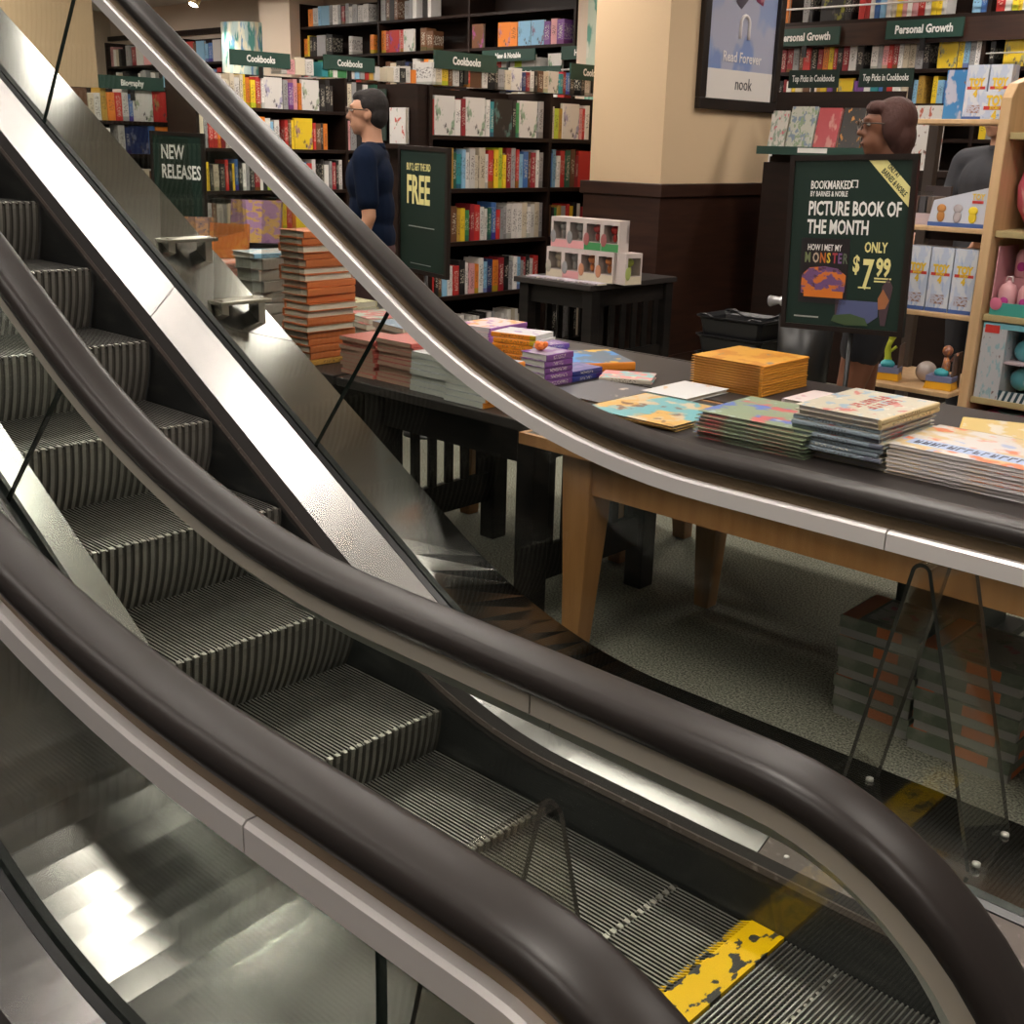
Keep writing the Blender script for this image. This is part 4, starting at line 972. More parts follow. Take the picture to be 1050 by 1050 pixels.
# FREE sign
fw_, fh_ = .50, .67
t, Mt = poster_stand('poster_stand', 'dark green buy 2 get the 3rd FREE sign beside the man', -3.335, 2.40, .905, R(-10), fw_, fh_, 1.0, 0)
x0 = -fw_/2
ptext(t, Mt, 'offer_text', 'BUY 2, GET THE 3RD', .052, LIME, x0+.085, .545, .50, .0010)
ptext(t, Mt, 'offer_text', 'FREE', .205, LIME, x0+.085, .375, .56, .006)
pflat(t, Mt, 'rule', [(x0+.11, .248), (x0+.37, .248), (x0+.37, .253), (x0+.11, .253)], mat('rule_grey', (.25, .28, .26), .5))
pflat(t, Mt, 'rule', [(x0+.13, .050), (x0+.34, .050), (x0+.34, .054), (x0+.13, .054)], mat('rule_grey', (0, 0, 0)))
# NEW RELEASES sign
t, Mt = poster_stand('poster_stand', 'green New Releases sign behind the escalator glass', -5.70, 2.34, 1.06, R(20), .44, .56, 1.5, 0)
ptext(t, Mt, 'offer_text', 'NEW', .125, WHITE, -.135, .39, .66, .0024)
ptext(t, Mt, 'offer_text', 'RELEASES', .125, WHITE, -.135, .265, .62, .0024)

# ------------------------------------------------------------------ vinyl toy table
t = slat_table('slatted_table', 'black slatted table with boxed vinyl figures in front of the column', -3.95, -3.31, 3.84, 4.72)
def toy_box(lab, x, y, z, rz, acc, fig):
    t = thing('figure_box', lab, 'box', (x, y, z), rz, 'boxed vinyl figures on the slatted table')
    w, d, h = .118, .092, .162; t.scale = (1.2, 1.2, 1.22)
    m = MB(); m.box(-w/2, -d/2, 0, w/2, d/2, .045); m.box(-w/2, -d/2, .138, w/2, d/2, h); m.box(-w/2, -d/2+.07, .045, w/2, d/2, .138); m.box(-w/2, -d/2, .045, -w/2+.016, d/2, .138); m.box(w/2-.010, -d/2, .045, w/2, d/2, .138)
    m.done('carton', mat('carton_white', (.56, .48, .45), .45), t)
    m = MB(); m.box(-w/2+.002, -d/2-.001, .002, w/2-.002, -d/2, .042); m.done('carton_band', mat('band_'+acc, CN[acc][1], .5), t)
    m = MB(); m.ball((-w/2+.018, -d/2-.002, .058), .020, .003, .034); m.done('badge', mat('badge_'+fig, tuple(.5*c+.1 for c in CN[fig][1]), .4), t)
    m = MB(); m.ball((.004, -.005, .112), .027, .023, .022); m.ball((.004, -.004, .070), .013, .011, .022); m.done('figure', mat('figure_'+fig, CN[fig][1], .6), t)
    MB().box(-w/2+.016, -d/2-.0008, .046, w/2-.010, -d/2, .137).done('window', ACRYL, t)
xb = -3.79
for i, (a, f) in enumerate((('e', 'e'), ('p', 'a'), ('e', 'o'), ('e', 'o'))):
    toy_box('boxed vinyl figure, %s from left in the lower row' % ORD[i], xb+.145*i, 4.06, .7505, R(2), a, f)
toy_box('boxed vinyl figure at the right corner turned sideways in the lower row', xb+.145*3+.128, 4.09, .7505, R(80), 'e', 'l')
for i, (a, f) in enumerate((('p', 'a'), ('p', 'a'), ('g', 'r'), ('g', 'r'))):
    toy_box('boxed vinyl figure, %s from left in the upper row' % ORD[i], xb+.03+.145*i, 4.065, .9490, R(2), a, f)
t = thing('booklet_riser', 'low black riser holding flat red books at the left end of the toy table', 'stand', (-3.80, 4.42, .75)); box('riser_top', (-.13, -.2, .07), (.13, .2, .085), BLACK, t); box('riser_side', (-.13, -.2, 0), (-.11, .2, .07), BLACK, t); box('riser_side', (.11, -.2, 0), (.13, .2, .07), BLACK, t)
stack('flat red book', 'on the riser of the toy table', -3.82, 4.42, .8352, 2, .16, .22, .022, 0, (.45, .13, .09), 'flat red books on the riser', name='paperback_book')
for i in range(7):
    x = -3.86+.088*i; y = 3.90+.012*(i % 2)
    stack('pale sticker booklet', '%s from left along the front of the toy table' % ORD[i], x, y, .75, 1, .082, .11, .010, 270, (.55, .48, .52), name='booklet', kind='soft', rot=.3, mats=(art('cover_sticker', (.55, .50, .56), [((.25, .22, .35), .55), ((.5, .25, .3), .62)], 5),))

# shopping baskets by the column
def basket(lab, z, k):
    t = thing('shopping_basket', lab, 'basket', (-2.62, 4.55, z), R(0), 'nested black shopping baskets')
    m = MB(); rings = []
    for zz, w, d, in ((0, .20, .13), (.19, .235, .165), (.205, .255, .185), (.212, .255, .185)):
        rings.append([Vector((sx*w*cx, sy*d*cy, zz)) for sx, sy, cx, cy in ((-1, -1, 1, .85), (-1, -1, .9, 1), (1, -1, .9, 1), (1, -1, 1, .85), (1, 1, 1, .85), (1, 1, .9, 1), (-1, 1, .9, 1), (-1, 1, 1, .85))])
    inner = [[v*.95+Vector((0, 0, .012 if r == 0 else 0)) for v in rr] for r, rr in enumerate(rings)]
    m.loft(rings+[[Vector((v.x*.94, v.y*.94, v.z)) for v in rings[-1]]]+[[Vector((v.x*.94, v.y*.94, max(v.z, .012))) for v in r] for r in reversed(rings[:2])], 0)
    m.done('basket_body', mat('basket_black', (.012, .012, .013), .32), t)
    if k:
        for s in (-1, 1):
            m = MB(); m.tube([(-.235, s*.16, .215), (-.17, s*.165, .222), (-.12, s*.16, .20), (-.08, s*.15, .19), (.08, s*.15, .19), (.12, s*.16, .20), (.17, s*.165, .222), (.235, s*.16, .215)], .008); m.done('handle', mat('basket_handle', (.03, .03, .032), .25), t)
for i in range(3): basket('black shopping basket beside the column, %s of the nested stack' % ('bottom', 'middle', 'top')[i], .12+.12*i, i == 2)
t = thing('basket_stand', 'black floor stand under the shopping baskets', 'stand', (-2.62, 4.55, 0)); box('stand_base', (-.22, -.15, 0), (.22, .15, .03), BLACK, t); box('stand_riser', (-.19, -.12, .03), (.19, .12, .119), BLACK, t)
t = thing('hand_basket', 'black hoop handled bin with a grey wrapped parcel behind the poster stand', 'basket', (-2.05, 4.35, 0))
m = MB(); m.lathe([(.14, 0), (.17, .66), (.165, .66), (.135, .02)], (0, 0, 0), 20); m.done('bin_body', BLACK, t)
m = MB(); m.tube([(-.15*math.cos(a), 0, .66+.32*math.sin(a)) for a in [PI*i/14 for i in range(15)]], .009); m.done('hoop_handle', BLACK, t)
t = thing('wrapped_parcel', 'shiny grey wrapped parcel lying in the hoop handled bin', 'parcel', (-2.07, 4.33, .725))
m = MB(); m.tube([(-.22, -.02, .0), (-.16, -.02, .01), (-.12, 0, .005), (.14, .0, .015), (.2, .0, .02)], [.035, .022, .045, .052, .02], 10); m.ball((.06, 0, .07), .10, .07, .055); m.done('wrap', mat('silver_wrap', (.42, .41, .42), .28, .5), t)

# ------------------------------------------------------------------ top picks display in front of the personal growth case
t = thing('display_stand', 'dark slanted display stand of face out cookbooks behind the woman', 'stand', (-2.82, 5.75, 0), R(4))
box('stand_body', (-.42, -.10, 0), (.52, .42, 1.52), CASEW, t, .004); MB().box(-.44, -.17, 1.585, .54, .02, 1.605).done('ledge', CASEW, t)
MB().box(-.44, -.185, 1.575, .54, -.171, 1.630).done('ledge_strip', GREENH, t); box('price_tag', (-.12, -.1875, 1.59), (.10, -.1855, 1.622), WHITE, t)
MB().box(-.44, .03, 1.52, .54, .30, 1.56).done('top_board', CASEW, t); MB().box(-.42, .02, 1.52, .52, .045, 2.0, 0).done('back_board', CASEW, t)
DF = frame(-2.82, 5.75, R(4))
for i, (xx, w, hh, nm, m) in enumerate(((-.40, .13, .27, 'white floral cookbook', art('jk_floral', (.62, .58, .52), [((.30, .36, .28), .5), ((.60, .15, .18), .6)], 4)), (-.26, .20, .30, 'pale green garden cookbook', art('jk_garden', (.50, .50, .42), [((.20, .26, .34), .52), ((.25, .33, .20), .56)], 5)),
                          (-.05, .17, .29, 'red cookbook with a round pink picture', art('jk_redround', (.45, .05, .06), [((.60, .25, .22), .56)], 2)), (.13, .16, .29, 'black cookbook with orange lettering', art('jk_blackorange', (.02, .015, .012), [((.62, .25, .04), .60)], 5)), (.30, .20, .34, 'large plain black book leaning beside the woman', mat('jk_black', (.014, .012, .012), .5)))):
    M = DF @ Matrix.Translation((xx+w/2, -.10, 1.606)) @ Matrix.Rotation(R(-14), 4, 'X') @ Matrix.Rotation(-PI/2, 4, 'Z') @ Matrix.Translation((0, -w/2, 0)) @ Matrix.Diagonal((.028, w, hh, 1))
    place('cookbook', bookmesh('hard', m, m), M, (.3, .3, .3), nm+' on the slanted display stand', 'face out cookbooks on the display stand')
for s, xx, lab in (('Top Picks in Cookbooks', -.19, 'left Top Picks in Cookbooks card above the display stand'), ('Top Picks in Cookbooks', .34, 'right Top Picks in Cookbooks card above the display stand')):
    p = DF @ Vector((xx, .10, 2.09)); t = thing('shelf_sign', lab, 'sign', p, R(4), 'top picks cards')
    box('sign_board', (-.19, -.006, -.06), (.19, .006, .06), GREEN, t); text('sign_text', s, .062, WHITE, t, (0, -.008, -.018), (PI/2, 0, 0), .52, .0008, 'CENTER')
    MB().box(-.012, -.005, -.55, .012, .005, -.06).done('sign_post', BLACK, t)
place('cookbook', bookmesh('hard', art('jk_grid', (.62, .58, .54), [((.45, .12, .08), .58), ((.2, .12, .1), .62)], 6)), frame(-2.02, 5.60, R(4), 1.50) @ Matrix.Rotation(-PI/2, 4, 'Z') @ Matrix.Translation((0, -.11, 0)) @ Matrix.Diagonal((.03, .21, .40, 1)), (.6, .6, .6), 'white cookbook with small food photos behind the upper toy shelf', None)
t = thing('display_stand', 'dark plinth under the white cookbook with food photos', 'stand', (-2.0, 5.75, 0), R(4)); box('plinth_body', (-.22, -.2, 0), (.30, .3, 1.46), CASEW, t); box('plinth_top', (-.24, -.22, 1.46), (.32, .32, 1.499), CASEW, t)

# ------------------------------------------------------------------ toy shelving
tu = thing('toy_shelf_unit', 'maple shelf unit of boxed toys at the right edge', 'shelf', (-.63, 3.35, 0), 0)
m = MB(); pf = [(0, 0), (0, 1.84), (.05, 1.90), (.30, 1.955), (.62, 1.96), (.62, 0)]
m.prism(pf, 'x', -.05, -.004); m.done('divider_panel', MAPLE, tu, .006)
m = MB(); m.prism([(0, 0), (0, 1.84), (.05, 1.90), (.30, 1.955), (.62, 1.96), (.62, 0)], 'x', .98, 1.06); m.done('divider_panel', MAPLE, tu, .006)
for z, xa, y0 in ((1.755, -.50, .08), (1.285, -.50, .03), (.895, -.50, .03)):
    box('shelf', (xa, y0, z-.022), (-.05, .42, z), MAPLE, tu, .004)
m = MB(); m.prism([(-.52, -.02), (-.48, -.085), (-.40, -.11), (-.05, -.11), (-.05, .45), (-.52, .45)], 'z', .533, .555); m.done('shelf', MAPLE, tu, .004)
for z in (1.70, 1.285, .915, .535):
    box('shelf', (-.003, .03, z-.03), (.98, .60, z), mat('olive_shelf', (.42, .33, .16), .5), tu, .004)
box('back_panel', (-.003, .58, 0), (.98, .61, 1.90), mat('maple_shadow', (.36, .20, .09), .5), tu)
box('shelf_post', (-.54, .40, 0), (-.49, .45, 1.76), mat('post_dark', (.10, .08, .07), .4, .5), tu); box('bottom_board', (-.52, .05, .06), (-.05, .45, .085), MAPLE, tu)
box('back_rail', (-.50, .42, 1.20), (-.05, .445, 1.26), CASEW, tu)
def tpart(t, name, a, b, m, M=None): return MB().box(*a, *b, 0, M).done(name, m, t)
BXW = art('toybox_sky', (.52, .58, .72), [((.66, .68, .74), .48), ((.30, .42, .66), .62)], 3)
TYEL = mat('logo_yellow', (.82, .55, .05), .45); TRED = mat('logo_red', (.60, .05, .04), .45)
def toy_carton(lab, x, y, z, w, h, d, rz=0., tilt=0., logo=True, grp='blue toy movie boxes on the maple shelves', mm=None):
    t = thing('toy_box', lab, 'box', (x, y, z), rz, grp)
    if tilt: t.rotation_euler = (0, R(tilt), rz)
    tpart(t, 'carton', (-w/2, -d/2, 0), (w/2, d/2, h), mm or BXW)
    if logo:
        s = w*.46; zz = h*.62 if h > w*1.6 else h*.5
        text('logo_text', 'TOY', s, TYEL, t, (0, -d/2-.0012, zz), sx=.72, bold=.003, align='CENTER')
        tpart(t, 'logo_band', (-w*.42, -d/2-.001, zz-s*.34), (w*.42, -d/2, zz-s*.06), TRED)
        text('logo_text', 'STORY', s*.30, TYEL, t, (0, -d/2-.0022, zz-s*.30), sx=.9, bold=.001, align='CENTER')
        text('logo_text', '4', s*.85, TYEL, t, (0, -d/2-.0012, zz-s*1.02), sx=.8, bold=.003, align='CENTER')
        if h > w*1.6:
            tpart(t, 'toy_window', (-w*.30, -d/2-.0012, h*.12), (w*.30, -d/2, h*.27), art('toy_window', (.50, .50, .60), [((.30, .15, .10), .54)], 4))
            tpart(t, 'foot_band', (-w*.5, -d/2-.001, 0), (w*.5, -d/2, h*.06), mat('band_blue', (.06, .12, .35), .5))
    return t
for i in range(3): toy_carton('tall blue toy box, %s from left on the middle maple shelf' % ORD[i], -.985+.112*i+.0, 3.46, .8955, .104, .295, .09, R(3))
for i in range(2): toy_carton('pale blue toy box, %s of two at the back of the top maple shelf' % ('left', 'right')[i], -.885+.105*i, 3.60, 1.7555, .098, .235, .08)
toy_carton('wide blue toy box at the front of the top maple shelf', -.735, 3.475, 1.7555, .125, .115, .07, R(-6))
toy_carton('bright blue sided toy box at the left end of the top maple shelf', -1.0, 3.66, 1.7555, .12, .22, .06, R(10), 0, False, 'blue toy movie boxes on the maple shelves', art('toybox_bluebrown', (.06, .24, .52), [((.50, .50, .60), .52), ((.25, .12, .07), .62)], 2))
toy_carton('crumpled pale toy pouch leaning on top of the divider panel', -.625, 3.60, 1.978, .15, .13, .05, R(-10), 14, False, 'blue toy movie boxes on the maple shelves', art('toypouch', (.50, .48, .56), [((.35, .36, .52), .5), ((.62, .58, .62), .6)], 3))
# tray with small figures
t = thing('toy_tray', 'white counter tray of mystery toys on the second maple shelf', 'box', (-.85, 3.52, 1.2855), R(3))
m = MB(); m.prism([(-.12, 0), (.165, 0), (.165, .185), (-.10, .115)], 'y', -.105, -.10); m.done('tray_front', mat('tray_white', (.58, .60, .68), .45), t)
tpart(t, 'tray_base', (-.12, -.10, 0), (.165, .10, .012), mat('tray_white', (0, 0, 0))); tpart(t, 'foot_band', (-.118, -.1065, .0), (.163, -.105, .018), mat('band_blue', (0, 0, 0)))
tpart(t, 'tray_side', (.160, -.10, .012), (.165, .10, .16), mat('tray_white', (0, 0, 0)))
for xx, c, hh in ((-.06, (.50, .22, .06), .07), (.015, (.45, .40, .42), .075), (.085, (.78, .58, .03), .06)):
    m = MB(); m.ball((xx, -.107, .045), .018, .004, .026); m.ball((xx, -.108, .045+hh*.5), .021, .004, .019); m.done('printed_toy', mat('print_%d' % int(xx*1000), c, .5), t)
text('logo_text', 'TOY', .036, TYEL, t, (.10, -.1065, .125), sx=.75, bold=.001, align='CENTER'); tpart(t, 'logo_band', (.075, -.1068, .108), (.125, -.1056, .120), TRED)
t = thing('toy_tray', 'clear front tray of small boxed toys left of the white tray', 'box', (-1.035, 3.56, 1.2855), R(3))
tpart(t, 'tray_base', (-.065, -.12, 0), (.06, .12, .05), mat('tray_pinkish', (.50, .40, .42), .5)); tpart(t, 'tray_back', (-.065, .10, .05), (.06, .12, .17), mat('tray_dark', (.08, .06, .06), .5))
tpart(t, 'clear_front', (-.065, -.12, .05), (.06, -.117, .15), ACRYL)
for i in range(3): tpart(t, 'small_toy', (-.055+.037*i, -.07, .05), (-.027+.037*i, .08, .125), mat('toy_dark%d' % i, ((.16, .09, .07), (.10, .10, .12), (.18, .14, .12))[i], .5))
# yellow based toys on the curved shelf
def based_toy(lab, x, y, rz, top):
    t = thing('action_toy', lab, 'toy', (x, y, .5555), rz, 'toys on yellow bases on the lowest maple shelf')
    m = MB(); m.loft([[Vector((sx*w, sy*d, z)) for sx, sy in ((-1, -1), (1, -1), (1, 1), (-1, 1))] for z, w, d in ((0, .066, .05), (.036, .058, .044))]); m.done('base', mat('toy_base', (.80, .40, .02), .4), t, .003)
    tpart(t, 'platform', (-.060, -.046, .036), (.060, .046, .062), mat('toy_platform', (.20, .22, .36), .5))
    m = MB()
    if top == 'g': m.tube([(0, 0, .06), (-.005, 0, .11), (-.012, 0, .16), (0, 0, .20)], [.026, .015, .016, .020], 10, 0); m.ball((0, 0, .205), .024, .022, .018); m.tube([(.0, 0, .13), (.03, 0, .16)], .007); m.done('toy_body', mat('toy_lime', (.50, .55, .04), .5), t)
    else: m.tube([(0.01, 0, .06), (.015, 0, .12), (.01, 0, .15)], [.022, .018, .010], 10); m.ball((.012, 0, .178), .024, .022, .026); m.tube([(.03, 0, .13), (.06, 0, .17)], .007); m.done('toy_body', art('toy_brown', (.30, .12, .08), [((.55, .20, .05), .52), ((.40, .25, .2), .6)], 5), t)
    m = MB(); m.ball((0, -.012, .075), .034, .028, .022); m.done('toy_foot', mat('toy_aqua', (.06, .40, .44), .5), t)
    MB().box(.05, -.03, .0, .056, .09, .17).done('backing_card', mat('card_dark', (.12, .08, .07), .5), t)
based_toy('lime figure on a yellow base, left on the lowest maple shelf', -1.045, 3.36, R(15), 'g')
based_toy('brown figure on a yellow base, right on the lowest maple shelf', -.765, 3.34, R(5), 'b')
t = thing('toy_globe', 'clear plastic capsule ball between the two yellow based toys', 'toy', (-.885, 3.44, .5555)); m = MB(); m.ball((0, 0, .05), .05); m.done('capsule', mat('capsule_clear', (.45, .38, .35), .12, 0, .8), t)
t = thing('toy_box', 'bright green and red toy at the bottom of the maple unit', 'toy', (-.98, 3.30, .0)); tpart(t, 'toy_base', (-.12, -.05, .0), (.14, .08, .32), mat('toy_boxdark', (.05, .04, .04), .5)); m = MB(); m.ball((-.04, 0, .355), .07, .05, .04); m.ball((.08, 0, .37), .05, .04, .055); m.done('toy_top', mat('toy_green', (.12, .50, .04), .45), t); m = MB(); m.ball((-.11, 0, .35), .03); m.done('toy_knob', TRED, t)
# right bay: pink egg, pink bottles, aqua spheres, pink bag
def XR(x): return x
t = thing('toy_egg', 'large pink egg shaped toy at the right edge', 'toy', (-.46, 3.57, 1.2855)); m = MB(); m.lathe([(.05, 0), (.11, .02), (.155, .10), (.165, .19), (.14, .29), (.09, .36), (.03, .395), (.0, .40)], (0, 0, 0), 24); m.done('egg_shell', art('egg_pink', (.66, .12, .20), [((.75, .40, .42), .60), ((.30, .12, .16), .66)], 3), t)
m = MB(); m.tube([(-.03, 0, .39), (-.02, 0, .425), (.02, 0, .425), (.03, 0, .39)], .008); m.done('egg_handle', mat('egg_pinkplain', (.66, .14, .22), .4), t)
t = thing('bottle_tray', 'teal fronted tray of pink bottles under the pink egg', 'box', (-.41, 3.50, .9155))
tpart(t, 'tray_front', (-.20, -.11, 0), (.22, -.095, .055), mat('tray_teal', (.06, .34, .28), .45)); tpart(t, 'tray_base', (-.20, -.095, 0), (.22, .13, .01), mat('tray_pink', (.62, .30, .33), .5)); tpart(t, 'tray_step', (-.20, .02, .01), (.22, .13, .16), mat('tray_pink', (0, 0, 0))); tpart(t, 'tray_side', (-.205, -.095, 0), (-.20, .13, .30), mat('tray_pink', (0, 0, 0)))
m = MB(); m.ball((-.175, -.112, .05), .028, .004, .028); m.done('tray_logo', mat('logo_pink', (.62, .16, .26), .5), t)
for r in range(2):
    for i in range(4):
        t = thing('pink_bottle', 'pink toy bottle, %s from left in the %s row of the teal tray' % (ORD[i], ('front', 'back')[r]), 'toy', (-.562+.088*i+.02*r, 3.45+.10*r, .9256+.1502*r), 0, 'pink toy bottles in the teal tray')
        m = MB(); m.lathe([(.034, 0), (.040, .01), (.040, .10), (.030, .122), (.012, .130), (.012, .14)], (0, 0, 0), 14); m.done('bottle_body', mat('bottle_pink', (.66, .34, .36), .35), t)
        m = MB(); m.ball((-.0, -.037, .05), .020, .006, .022); m.done('bottle_print', mat('bottle_print', (.42, .03, .22), .5), t)
        m = MB(); m.tube([(-.015, 0, .135), (-.01, 0, .158), (.01, 0, .158), (.015, 0, .135)], .005); m.done('bottle_loop', mat('loop_pale', (.62, .50, .50), .4), t)
t = thing('toy_display_box', 'aqua striped display box of surprise balls at the right edge', 'box', (-.388, 3.50, .5355))
tpart(t, 'left_panel', (-.235, -.115, 0), (-.125, .12, .32), art('aqua_panel', (.50, .50, .52), [((.30, .45, .50), .56), ((.20, .12, .12), .66)], 5)); tpart(t, 'box_top', (-.235, -.115, .32), (.26, .12, .345), mat('aqua', (.16, .42, .48), .45)); tpart(t, 'box_back', (-.125, .11, 0), (.26, .12, .32), mat('box_inner', (.03, .05, .06), .5)); tpart(t, 'mid_shelf', (-.125, -.10, .165), (.26, .11, .175), mat('tray_pinkish', (0, 0, 0)))
m = MB()
for i in range(14): m.prism([(-.12+.027*i, .0), (-.107+.027*i, .0), (-.092+.027*i, .045), (-.105+.027*i, .045)], 'y', -.117, -.115)
m.done('stripes', mat('stripe_white', (.60, .62, .62), .5), t); tpart(t, 'front_lip', (-.125, -.115, 0), (.26, -.105, .045), mat('stripe_dark', (.02, .06, .08), .5)); tpart(t, 'red_badge', (-.225, -.118, .30), (-.16, -.1155, .335), TRED)
for i in range(2):
    for k in range(2):
        t = thing('surprise_ball', 'aqua surprise ball, %s in the %s row of the striped box' % (ORD[k], ('lower', 'upper')[i]), 'toy', (-.452+.115*k, 3.49, .5815+.045*0+i*.13), 0, 'aqua surprise balls in the striped box')
        m = MB(); m.ball((0, 0, .045), .052); m.done('ball_shell', art('ball_aqua', (.12, .40, .46), [((.55, .25, .30), .62), ((.55, .60, .60), .66)], 3), t)
t = thing('toy_bag', 'dark pink toy case on the bottom shelf at the right edge', 'toy', (-.41, 3.50, .30)); m = MB(); m.lathe([(.17, 0), (.20, .02), (.20, .14), (.16, .17), (0, .175)], (0, 0, 0), 20); m.done('case_body', mat('case_pink', (.40, .05, .12), .35), t); m = MB(); m.lathe([(.06, 0), (.06, .004)], (-.05, -.05, .175), 16); m.done('case_disc', mat('case_green', (.10, .16, .14), .4), t)
box('case_shelf', (-.003, .03, .27), (.98, .60, .299), mat('olive_shelf', (0, 0, 0)), tu)

# ------------------------------------------------------------------ people
def shape(name, parts, m, parent, vox=.009, sm=4):
    b = MB()
    for p in parts:
        if p[0] == 'e': b.ball(p[1], *p[2], k=16)
        else:
            pts = [q[0] for q in p[1]]; rs = [q[1] for q in p[1]]
            b.tube(pts, rs, 12)
            for q in (p[1][0], p[1][-1]): b.ball(q[0], q[1]*.999, k=10)
    o = b.done(name, m, None)
    r = o.modifiers.new('r', 'REMESH'); r.mode = 'VOXEL'; r.voxel_size = vox; r.use_smooth_shade = True
    s = o.modifiers.new('s', 'SMOOTH'); s.iterations = sm; s.factor = .5
    dg = bpy.context.evaluated_depsgraph_get(); me = bpy.data.meshes.new_from_object(o.evaluated_get(dg))
    me.name = name; bpy.data.objects.remove(o, do_unlink=True)
    me.materials.clear(); me.materials.append(m)
    for f in me.polygons: f.use_smooth = True
    n = bpy.data.objects.new(name, me); COL.objects.link(n); n.parent = parent
    return n
def hand(w, d, side, curl=.5, s=1.):
    # w wrist point, d direction of the forearm; palm plus four fingers and a thumb
    w = Vector(w); d = Vector(d).normalized(); f = Vector((0, -1, 0)); f = (f-d*f.dot(d)).normalized(); n = Vector((-side, 0, 0)); n = (n-d*n.dot(d)-f*n.dot(f)).normalized()
    P = [('e', tuple(w+d*.05*s), (.022, .040, .050)), ('c', [(tuple(w-d*.02), .026), (tuple(w+d*.05), .026)])]
    for i, (o, L) in enumerate(((.030, .078), (.010, .086), (-.010, .080), (-.028, .064))):
        a = w+d*.085*s+f*o; b = a+d*L*.45; c = b+(d*.75+n*curl)*L*.35; e = c+(d*.4+n*curl*1.4)*L*.25
        P.append(('c', [(tuple(a-d*.02), .0095), (tuple(b), .009), (tuple(c), .0085), (tuple(e), .0075)]))
    a = w+d*.02+f*.032; P.append(('c', [(tuple(a), .013), (tuple(a+f*.03+d*.03), .011), (tuple(a+f*.038+d*.065+n*.015), .009)]))
    return P
def head(c, s=1.):
    x, y, z = c
    return [('e', (x, y+.010, z+.025), (.074*s, .094*s, .098*s)), ('e', (x, y-.022, z-.045), (.056*s, .066*s, .070*s)), ('e', (x, y-.060, z-.088), (.026, .022, .020)),
            ('c', [((x, y-.082, z+.030), .010), ((x, y-.098, z-.004), .013), ((x, y-.106, z-.016), .014)]), ('e', (x-.013, y-.092, z-.020), (.009, .010, .008)), ('e', (x+.013, y-.092, z-.020), (.009, .010, .008)),
            ('e', (x, y-.083, z-.052), (.025, .012, .008)), ('e', (x, y-.081, z-.066), (.022, .012, .008)), ('e', (x, y-.080, z+.040), (.050, .016, .010)),
            ('e', (x+.074, y+.012, z-.005), (.010, .020, .032)), ('e', (x-.074, y+.012, z-.005), (.010, .020, .032)),
            ('c', [((x, y+.018, z-.05), .056), ((x, y+.025, z-.13), .056), ((x, y+.03, z-.20), .068)])]
def face_bits(t, c, skin_lip, glasses=True, iris=(.05, .03, .02)):
    x, y, z = c
    m = MB(); 
    for s in (-1, 1): m.ball((x+s*.030, y-.079, z+.018), .013, .009, .007)
    m.done('eyes', mat('eye_white', (.6, .56, .52), .3), t)
    m = MB()
    for s in (-1, 1): m.ball((x+s*.030, y-.086, z+.018), .006, .003, .006)
    m.done('irises', mat('iris', iris, .2), t)
    m = MB(); m.ball((x, y-.0915, z-.058), .021, .006, .006); m.done('lips', skin_lip, t)
    if glasses:
        m = MB()
        for s in (-1, 1):
            m.tube([(x+s*.031+.026*math.cos(a), y-.106, z+.016+.019*math.sin(a)) for a in [2*PI*i/16 for i in range(17)]], .0028, 6)
            m.tube([(x+s*.057, y-.105, z+.022), (x+s*.078, y-.05, z+.022), (x+s*.082, y+.02, z+.018)], .003, 6)
        m.tube([(x-.006, y-.107, z+.02), (x+.006, y-.107, z+.02)], .003, 6); m.done('glasses', mat('glasses_frame', (.05, .03, .02), .3), t)
